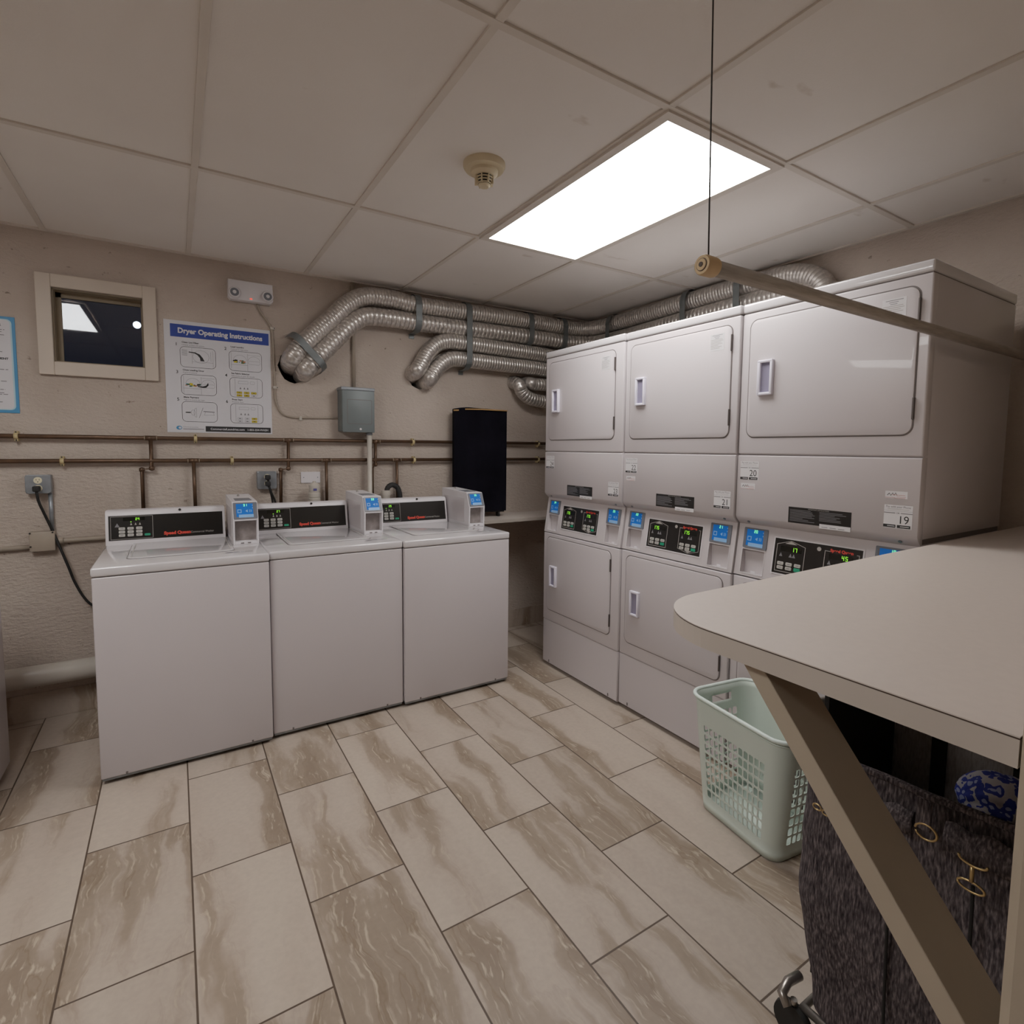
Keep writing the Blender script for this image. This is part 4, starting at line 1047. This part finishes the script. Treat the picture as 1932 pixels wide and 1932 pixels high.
    b.flat(rect(bx+.122, bx+.232, 1.1195, 1.136), G(.0004), STICK)
    b.text('IMPORTANT INSTRUCTIONS', .006, bx+.116, 1.1835, G(.0004), GREYT, 'CENTER')
    rnd = random.Random(5)
    for c in (0, 1):
        for k in range(9):
            zz = 1.178-k*.0052
            if c and zz < 1.142: continue
            b.flat(rect(bx+.006+c*.114, bx+.006+c*.114+rnd.uniform(.05, .10), zz, zz+.0018), G(.0004), INKG)
    for k in range(3): b.flat(rect(bx+.13+k*.03, bx+.152+k*.03, 1.124, 1.126), G(.0007), INKG)
    b.build('instruction_label', t)
    def scr(x0_, z1_, flip):
        b = B(); b.flat(rect(x0_, x0_+.066, z1_-.024, z1_), G(0), STICK)
        pts = [(0, .35), (.12, .8), (.2, .3), (.3, .85), (.38, .4), (.46, .9), (.55, .35), (.75, .45), (1, .4)]
        for (a, c_), m, dz in ((((0, 7), REDB, -.003)), (((0, 6), INK, .001))):
            pass
        pr = None
        for q in pts[:7]:
            cur = (x0_+.006+q[0]*.055, z1_-.020+q[1]*.016)
            if pr: b.flat([(pr[0], pr[1]-.0012), (cur[0], cur[1]-.0012), (cur[0], cur[1]+.0014), (pr[0], pr[1]+.0014)], G(.0004), INK)
            pr = cur
        for q, (xa, xb, zz) in enumerate(((.02, .06, .012), (.035, .062, .018), (.0, .03, .021), (.028, .06, .0225))): b.flat(rect(x0_+xa, x0_+xb, z1_-zz-.0008, z1_-zz), G(.0006), REDB)
        b.build('small_red_sticker', t)
    for s in script: scr(*s)
    return t
dryer(2.0143, 2.8332, 2.1298, 'farthest stacked dryer, stickers numbered 24 and 23', ('24', '23'), ('175', '175'), [])
dryer(2.0262, 2.1290, 1.4515, 'middle stacked dryer, stickers numbered 22 and 21', ('22', '21'), ('175', '175'), [(.024, 1.268, 0)])
dryer(2.0374, 1.4507, .7771, 'nearest stacked dryer, stickers numbered 20 and 19', ('20', '19'), ('17', '45'), [(.022, 1.270, 0), (.572, 1.276, 0)])

# ------------------------------------------------------------------ wall shelf and hamper
t = thing('wall_shelf', 'beige corner shelf under the black hamper behind the far dryer', 'shelf', (1.675, 3.215, .89))
B().box(0, XR-1.675, 0, YB-3.215, 0, .022, LAMI, .002).build('board', t)
B().box(0, XR-1.675, -.004, 0, -.002, .0225, LAMIE, .001).build('edge_strip', t)
b = B(); b.box(.02, .05, YB-3.215-.03, YB-3.215, -.3, 0, WOODP, .002).box(.02, .05, .05, YB-3.215, -.03, 0, WOODP, .002).build('bracket', t)

L_, R_ = Vector((1.662, 3.432, 0)), Vector((2.040, 3.350, 0)); d = (R_-L_).normalized(); ang = math.atan2(d.y, d.x); HW = (R_-L_).length; HD = .062
t = thing('laundry_hamper', 'tall black fabric hamper with wood rail standing on the corner shelf', 'hamper', (L_.x, L_.y, .912), ang)
b = B(); zb, zt = .044, .768
def hz(u, v): return zt + .014*math.exp(-((u-.14)/.09)**2)*(1-v*.3) + .004*math.sin(u*30)
nu, nv = 28, 30; bm = b.bm; k = b.mi(BLKF)
def bulge(u, z): return .006*noise.noise(Vector((u*7, z*2.5, 1.3))) + .004*math.sin(u*40+z*3)*(.5)
G1 = [[bm.verts.new((HW*i/nu, -bulge(i/nu, zb+(hz(i/nu, 0)-zb)*j/nv) if 0 < i < nu else 0, zb+(hz(i/nu*HW, 0)-zb)*j/nv)) for j in range(nv+1)] for i in range(nu+1)]
G2 = [[bm.verts.new((HW*i/nu, HD, zb+(hz(i/nu*HW, 1)-zb)*j/nv)) for j in range(nv+1)] for i in range(nu+1)]
for i in range(nu):
    for j in range(nv):
        bm.faces.new((G1[i][j], G1[i+1][j], G1[i+1][j+1], G1[i][j+1])); bm.faces.new((G2[i][j], G2[i][j+1], G2[i+1][j+1], G2[i+1][j]))
    bm.faces.new((G1[i][0], G2[i][0], G2[i+1][0], G1[i+1][0])); bm.faces.new((G1[i][nv], G1[i+1][nv], G2[i+1][nv], G2[i][nv]))
for j in range(nv):
    bm.faces.new((G1[0][j], G1[0][j+1], G2[0][j+1], G2[0][j])); bm.faces.new((G1[nu][j], G2[nu][j], G2[nu][j+1], G1[nu][j+1]))
b.build('fabric_body', t, smooth=True)
b = B(); b.tube([(.075, -.008, .766), (.20, -.010, .768), (HW, -.008, .764)], .0045, WOODL, 10).tube([(-.006, 0, .756), (.03, -.008, .757)], .005, WOODL, 10); b.build('wood_rail', t)
for x in (.07, HW-.05):
    b = B(); b.box(x-.008, x+.008, .012, .035, .026, .048, DARKG, .003)
    b.lathe([(.009, -.008), (.0165, -.005), (.0165, .005), (.009, .008)], Matrix.Translation((x, .022, .0165)) @ Matrix.Rotation(PI/2, 4, 'Y'), DARKG, 18)
    b.build('caster', t, smooth=True)
b = B(); b.box(.01, HW-.01, .01, HD-.01, .034, .048, DARKG, .003); b.build('base', t)
for x in (.05, HW-.05): B().lathe([(.012, 0), (.012, .036)], Matrix.Translation((x, HD-.013, 0)), DARKG, 12).build('foot', t)

# ------------------------------------------------------------------ folding counter
CZ = 1.112; CT = .0345
def counter():
    t = thing('folding_counter', 'beige laminate folding counter with a rounded corner beside the near dryer', 'counter', (PX, PY, CZ))
    x0 = 0.; yA = .728-PY; yBk = .752-PY; xe = XR-PX; r = .165
    pts = [(x0, .002), ]
    cx, cy = x0+r, yA-r
    arc = [(cx+r*math.cos(a)*1.0, cy+r*math.sin(a)) for a in [math.radians(180-90*i/16) for i in range(17)]]
    pts += arc; pts += [(1.25, .741-PY), (xe, yBk), (xe, .002)]
    b = B(); b.prism(pts, 'z', -.0015, 0, LAMI); b.build('laminate_top', t)
    b = B(); b.prism(pts, 'z', -CT, -.0035, LAMIE); b.build('edge_band', t)
    ins = [(p[0]+.0006 if p[0] < .2 else p[0], p[1]-.0006 if p[1] > .3 else p[1]) for p in pts]
    b = B(); b.prism([(x*1+.0004, y) for x, y in pts], 'z', -.0036, -.0014, BROWN); b.build('dark_seam', t)
    return t
counter()
# diagonal timber brace
t = thing('counter_brace', 'slanting painted timber brace under the folding counter', 'brace', (.752, .176, .66))
x0, x1 = .0, .089
zt = CZ-CT
b = B()
# in-plane outline (y, z) world
yl = lambda z: .507 + (z-1.066)*.285/.349     # far/lower edge
yu = lambda z: .470 + (z-1.066)*.270/.327     # near/upper edge
def zat(f, y0_, y1_=None):
    lo, hi = .2, 1.2
    for _ in range(50):
        m = (lo+hi)/2
        if f(m) < y0_: lo = m
        else: hi = m
    return lo
pz1 = zat(yl, .176); pz2 = zat(yu, .176)
poly = [(.176, pz1), (yl(zt), zt), (yu(zt), zt), (.176, pz2)]
b.prism([(y-.176, z-.66) for y, z in poly], 'x', x0, x1, WOODP, .0015)
b.build('timber', t, smooth=False)

# ------------------------------------------------------------------ hanging rod
RY = .722; RZ = 1.765
t = thing('hanging_rod', 'grey metal garment rod with tan end cap hanging above the folding counter', 'rod', (.885, RY, RZ))
B().tube([(0, 0, 0), (XR-.885-.03, 0, .0)], .0155, ROD, 24).build('tube', t)
b = B(); M = Matrix.Rotation(-PI/2, 4, 'Y')
b.lathe([(.0185, -.03), (.0195, -.025), (.0195, .002), (.0175, .006)], M, CAPW, 28); b.lathe([(.0125, .006), (.0120, .0075)], M, BROWN, 24); b.lathe([(.0112, .0074), (.0105, .0085)], M, CAPW, 24); b.lathe([(.005, .008), (.0045, .010)], M, BROWN, 16)
b.build('end_cap', t, smooth=True)
t = thing('hanging_wire', 'thin dark wire holding the garment rod from the ceiling', 'wire', (.898, RY, RZ+.015))
B().tube([(0, 0, -.002), (-.018, 0, ZC-RZ-.016)], .0016, WIRE, 8).tube([(0, -.018*math.cos(a), -.015+.018*math.sin(a)) if False else (0, .0172*math.cos(a), -.015+.0172*math.sin(a)) for a in [i*PI/8 for i in range(17)]], .0016, WIRE, 6).build('wire', t)
t = thing('rod_bracket', 'beige wooden bracket board on the right wall at the rod end', 'bracket', (XR, .70, 1.9))
B().box(-.030, 0, -.07, .095, -.15, .17, WOODP, .003).build('board', t)
b = B(); b.tube([(-.052, RY-.70, RZ-1.9), (-.028, RY-.70, RZ-1.9)], .022, WOODP, 20); b.build('rod_socket', t)

# ------------------------------------------------------------------ mint basket
def basket():
    ang = math.atan2(.438, .063) - PI/2   # long side along local y
    t = thing('laundry_basket', 'pale mint plastic laundry basket with square holes on the tiled floor', 'basket', (1.834, 1.152, 0), ang)
    H = .45; hb = (.130, .176, .045); ht = (.158, .219, .06)   # half x, half y, corner radius
    def sect(z):
        f = z/H; f = f**.9
        return [hb[i]+(ht[i]-hb[i])*f for i in range(3)]
    # perimeter stations: (side, along fraction) straight sides with hole columns, corners solid
    NL, NS = 12, 7
    st = []
    def straight(side, n):
        e = .035
        st.append((side, 0, 'a'))
        for i in range(n):
            st.append((side, e+(1-2*e)*i/n, 'h')); st.append((side, e+(1-2*e)*(i+.80)/n, 'r'))
        st[-1] = (side, 1-e, 'r'); st.append((side, 1, 'c'))
        for k in range(1, 6): st.append(('c%d' % side, k/6, 'c'))
    for side, n in ((0, NL), (1, NS), (2, NL), (3, NS)): straight(side, n)
    def pos(s, z, out=0):
        hx, hy, r = sect(z); side, f, _ = s
        hx += out; hy += out; r += out
        cs = [(-hx+r, hy-r), (hx-r, hy-r), (hx-r, -hy+r), (-hx+r, -hy+r)]
        if not isinstance(side, str):
            A, Bq = {0: ((-hx, -hy+r), (-hx, hy-r)), 1: ((-hx+r, hy), (hx-r, hy)), 2: ((hx, hy-r), (hx, -hy+r)), 3: ((hx-r, -hy), (-hx+r, -hy))}[side]
            return (A[0]+(Bq[0]-A[0])*f, A[1]+(Bq[1]-A[1])*f, z)
        k = int(side[1]); c = cs[k]; a = math.radians(180-90*k-90*f)
        return (c[0]+r*math.cos(a), c[1]+r*math.sin(a), z)
    rows = [0.006, .03, .062]
    nr = 8
    rz = []
    for i in range(nr): rz += [(.062+.292*i/nr, 'h'), (.062+.292*(i+.84)/nr, 'r')]
    zs = [(0.004, 's'), (.03, 's')] + rz + [(.354, 's'), (.372, 's'), (.384, 'slot'), (.412, 's'), (.425, 's'), (H, 's')]
    b = B(); bm = b.bm; b.mi(MINT); n = len(st)
    V = [[bm.verts.new(pos(s, z)) for s in st] for z, _ in zs]
    for j in range(len(zs)-1):
        for i in range(n):
            i2 = (i+1) % n; s = st[i]; kd = zs[j][1]
            q = (V[j][i], V[j][i2], V[j+1][i2], V[j+1][i])
            hole = s[2] == 'h' and kd == 'h' and not (s[0] == 2 and s[1] < .45)
            if kd == 'h' and isinstance(s[0], int) and s[0] in (1, 3) and j < 2+2*2: hole = hole  # full height on short sides
            if kd == 'slot' and isinstance(s[0], int) and s[0] in (1, 3) and .22 < s[1] < .75: continue
            if hole:
                c = [v.co.copy() for v in q]; a1, a2 = .22, .16
                def bl(u, v): return (c[0]*(1-u)+c[1]*u)*(1-v) + (c[3]*(1-u)+c[2]*u)*v
                o = [bm.verts.new(bl(u, v)) for u, v in ((a1, 0.02), (1-a1, 0.02), (1-.02, a2), (.98, 1-a2), (1-a1, .98), (a1, .98), (.02, 1-a2), (.02, a2))]
                for f in ((q[0], q[1], o[1], o[0]), (q[1], o[2], o[1]), (q[1], q[2], o[3], o[2]), (q[2], o[4], o[3]), (q[2], q[3], o[5], o[4]), (q[3], o[6], o[5]), (q[3], q[0], o[7], o[6]), (q[0], o[0], o[7])): bm.faces.new(f)
            else: bm.faces.new(q)
    bot = bm.faces.new([V[1][i] for i in range(n)])
    o = b.build('basket_wall', t, smooth=True)
    md = o.modifiers.new('s', 'SOLIDIFY'); md.thickness = .0028; md.offset = -1
    # rolled rim
    b = B(); path = [Vector(pos(s, H, .004)) for s in st]
    b.tube([p+Vector((0, 0, .001)) for p in path], .0075, MINTL, 10, closed=True); b.build('rim', t)
    # raised flat band under rim and border lines of the hole panel
    b = B()
    for k in range(2):
        b.tube([Vector(pos(s, .436, .002)) for s in st], .0025, MINT, 6, closed=True) if k == 0 else None
    b.build('rim_band', t)
    for s in (-1, 1):
        for q in (-1, 1): B().box(s*.09-.02, s*.09+.02, q*.135-.02, q*.135+.02, 0, .031, MINT, .004).build('foot', t)
basket()

# ------------------------------------------------------------------ cart bag under the counter
def cart():
    t = thing('laundry_cart', 'dark grey tweed laundry cart bag with gold hooks under the counter', 'laundry cart', (1.42, .43, 0))
    X0, X1, Y0, Y1 = -.225, .20, -.225, .235
    zb = .10
    def rimz(x, y): return .757 - .10*(x-X0) - .115*y + .006*math.sin(9*y+2*x)
    # perimeter of the bag as a lofted rounded box, open at top
    n = 96; rows = 34; b = B(); bm = b.bm; b.mi(DENIM)
    def per(i, f):
        s = 1 - .10*math.sin(PI*min(1, f*1.0))*.5; r = .06
        sh = .86+.14*f   # narrower at the bottom
        lp = rrect((X0+X1)/2-(X1-X0)/2*sh, (X0+X1)/2+(X1-X0)/2*sh, (Y0+Y1)/2-(Y1-Y0)/2*(.9+.1*f), (Y0+Y1)/2+(Y1-Y0)/2*(.9+.1*f), r, 6)
        # resample evenly
        P = [Vector(p) for p in lp]; tot = sum((P[(k+1) % len(P)]-P[k]).length for k in range(len(P))); d = tot*i/n; acc = 0
        for k in range(len(P)):
            l = (P[(k+1) % len(P)]-P[k]).length
            if acc+l >= d: q = P[k].lerp(P[(k+1) % len(P)], (d-acc)/max(l, 1e-9)); break
            acc += l
        c = Vector(((X0+X1)/2, (Y0+Y1)/2)); dirv = (q-c).normalized()
        w = .012*noise.noise(Vector((q.x*9, q.y*9, f*3))) + .010*noise.noise(Vector((q.x*4, q.y*4, f*6+3)))*(1-f*.5) + .012*math.sin(f*PI)
        q = q + dirv*w
        return q
    V = []
    for j in range(rows+1):
        f = j/rows; row = []
        for i in range(n):
            q = per(i, f); z = zb+(rimz(q.x, q.y)-zb)*f
            row.append(bm.verts.new((q.x, q.y, z)))
        V.append(row)
    for j in range(rows):
        for i in range(n): bm.faces.new((V[j][i], V[j][(i+1) % n], V[j+1][(i+1) % n], V[j+1][i]))
    bm.faces.new(V[0][::-1])
    rim = [v.co.copy() for v in V[-1]]; rlow = [v.co.copy() for v in V[-3]]
    o = b.build('bag', t, smooth=True); md = o.modifiers.new('s', 'SOLIDIFY'); md.thickness = .006; md.offset = -1
    b = B(); b.tube(rim, .0075, DENIM, 8, closed=True); b.build('rolled_hem', t)
    # tall back panel with black webbing, standing above the near rim
    b = B(); b.box(X1-.03, X1-.02, Y0+.03, Y1-.03, .12, .90, DENIM2, .003); bp = b.build('back_panel', t)
    for yy in (.10, -.055):
        B().box(X1-.0345, X1-.0305, yy-.016, yy+.016, .14, .89, BLACKS, .001).build('webbing_strap', bp)
    b = B(); b.prism([(Y1-.035, .16), (Y1-.035, .88), (Y1-.025, .88), (Y1-.025, .16)], 'x', X0+.06, X1-.03, LEATHER); b.build('side_flap', t)
    # pocket flap and strap on the aisle face
    def onface(y, z, o=.0):
        f = (z-zb)/(rimz(X0, y)-zb); sh = .86+.14*f
        x = (X0+X1)/2-(X1-X0)/2*sh-.030-o
        return (x, y, z)
    b = B(); k = b.mi(DENIM)
    for (ya, za, yb2, zb2, w) in ((.13, .700, -.005, .725, .045), (-.055, .735, -.205, .752, .055)):
        m_ = 14; vs = []
        for i in range(m_+1):
            y = ya+(yb2-ya)*i/m_; z = za+(zb2-za)*i/m_+.004*math.sin(i*1.3)
            vs.append((b.bm.verts.new(onface(y, z, -.008)), b.bm.verts.new(onface(y, z-w*.5, .004)), b.bm.verts.new(onface(y, z-w, .000))))
        for a, c in zip(vs, vs[1:]):
            for q in (0, 1): f = b.bm.faces.new((a[q], c[q], c[q+1], a[q+1])); f.material_index = k; f.smooth = True
    o = b.build('pocket_flap', t); md = o.modifiers.new('s', 'SOLIDIFY'); md.thickness = .008
    b = B(); p = [onface(-.028, .76, .006), onface(-.028, .738, .010), onface(-.028, .71, .010)]
    b.box(-.012, .012, -.004, .004, -.03, .03, DENIM, .003, M=Matrix.Translation(p[1]) @ Matrix.Rotation(PI/2, 4, 'Z')); b.build('strap_tab', t)
    def ringpts(c, ry, rz_, a0=0, a1=360, n_=20): return [(c[0], c[1]+ry*math.cos(math.radians(a0+(a1-a0)*i/n_)), c[2]+rz_*math.sin(math.radians(a0+(a1-a0)*i/n_))) for i in range(n_+1)]
    c = onface(-.034, .708, .014)
    B().tube(ringpts(c, .017, .014, 0, 342), .0022, GOLD, 8).build('ring', t)
    c = onface(-.103, .668, .014)
    b = B(); b.tube(ringpts((c[0], c[1], c[2]+.030), .020, .009, 170, 370), .0022, GOLD, 8)
    b.tube([(c[0], c[1], c[2]+.020), (c[0], c[1], c[2]-.008)], .0035, GOLD, 8); b.tube(ringpts((c[0], c[1], c[2]-.017), .019, .009), .0022, GOLD, 8); b.build('swivel_hook', t)
    c = onface(.165, .636, .010)
    b = B(); b.tube(ringpts(c, .009, .006), .0018, GOLD, 8); b.tube(ringpts((c[0], c[1]-.018, c[2]-.003), .007, .005), .0018, GOLD, 8); b.build('small_hook', t)
    # vertical seams
    b = B()
    for yy in (.03, -.10): b.tube([onface(yy, z, -.006) for z in [.14+.02*i for i in range(26)]], .003, BLACKS, 6)
    b.build('seam', t)
    # wheeled frame
    b = B(); b.tube([(X0+.03, Y0+.03, .09), (X0+.03, Y1-.03, .09), (X1-.03, Y1-.03, .09), (X1-.03, Y0+.03, .09)], .011, STEEL, 12, closed=True)
    b.tube([(X0-.01, Y1-.015, .10), (X0-.004, Y1+.004, .115), (X0+.03, Y1+.01, .12), (X0+.07, Y1+.004, .12)], .011, STEEL, 12); b.build('frame', t)
    b = B(); b.tube(catmull([(X0+.02, Y1-.02, .70), (X0+.0, Y1+.014, .735), (X0+.01, Y1+.034, .765), (X0+.06, Y1+.036, .79), (X0+.14, Y1+.01, .80), (X0+.18, Y1-.02, .79)], .01), .0085, STEEL, 12); b.build('handle', t)
    for x in (X0+.02, X1-.05):
        for y in (Y0+.05, Y1-.012):
            b = B(); b.lathe([(.018, -.013), (.043, -.010), (.045, 0), (.043, .010), (.018, .013)], Matrix.Translation((x, y, .045)) @ Matrix.Rotation(PI/2, 4, 'Y'), DARKG, 24)
            b.tube([(x, y, .05), (x, y, .10)], .008, STEEL, 10); b.build('caster', t, smooth=True)
    # filled inside with dark cloth
    return t
cart()

def lump(name, label, cat, loc, rad, m, seed, sq=(1, 1, 1), amp=.18):
    b = B(); bmesh.ops.create_icosphere(b.bm, subdivisions=5, radius=1); b.mi(m)
    for v in b.bm.verts:
        p = v.co.normalized(); nz = noise.fractal(p*1.6+Vector((seed, 0, 0)), 1, 2, 3)*amp + .04*noise.noise(p*6+Vector((0, seed, 0)))
        v.co = Vector((p.x*sq[0], p.y*sq[1], p.z*sq[2]))*rad*(1+nz)
    o = b.build(name, None, smooth=True, loc=loc); o['label'] = label; o['category'] = cat
    return o
lump('dark_laundry', 'dark crumpled laundry filling the grey cart bag', 'clothes', (1.43, .43, .38), .20, LEATHER, 3, (.88, .95, 1.1), .1)
lump('patterned_cloth', 'bundled white cloth with blue animal-print spots inside the cart', 'cloth', (1.40, .355, .695), .066, LEO, 9, (1.0, 1.15, .95), .09)

# ------------------------------------------------------------------ world, camera, view
w = bpy.data.worlds.new('night'); SC.world = w; w.use_nodes = True
bg = w.node_tree.nodes['Background']; bg.inputs[0].default_value = (.006, .008, .014, 1); bg.inputs[1].default_value = 1.0

cd = bpy.data.cameras.new('camera'); cam = bpy.data.objects.new('camera', cd); COL.objects.link(cam)
r = Vector((0.84884971, -0.52855134, 0.0093623)); u = Vector((0.0317477, 0.06864897, 0.9971356)); f = Vector((0.52768007, 0.84612103, -0.07505295))
M = Matrix((( r.x, u.x, -f.x, 0), (r.y, u.y, -f.y, 0), (r.z, u.z, -f.z, 1.4055), (0, 0, 0, 1)))
cam.matrix_world = M
cd.sensor_width = 36; cd.sensor_fit = 'HORIZONTAL'; cd.lens = 1019.511/1932*36
cd.shift_x = 0; cd.shift_y = -(966-923.27)/1932
cd.clip_start = .02
SC.camera = cam
SC.view_settings.view_transform = 'Standard'
SC.view_settings.look = 'None'
SC.view_settings.exposure = 0
SC.view_settings.use_curve_mapping = True      # soft shoulder, like the phone's tone curve
cm = SC.view_settings.curve_mapping; cm.use_clip = False; cm.extend = 'EXTRAPOLATED'
cv = cm.curves[3]
cv.points[0].location = (0, 0); cv.points[-1].location = (1.0, .66)
for q in ((.06, .068), (.20, .212), (.40, .375), (.70, .54)): cv.points.new(*q)
cm.update()
SC.cycles.max_bounces = 9; SC.cycles.diffuse_bounces = 6; SC.cycles.glossy_bounces = 4
SC.cycles.sample_clamp_indirect = 6
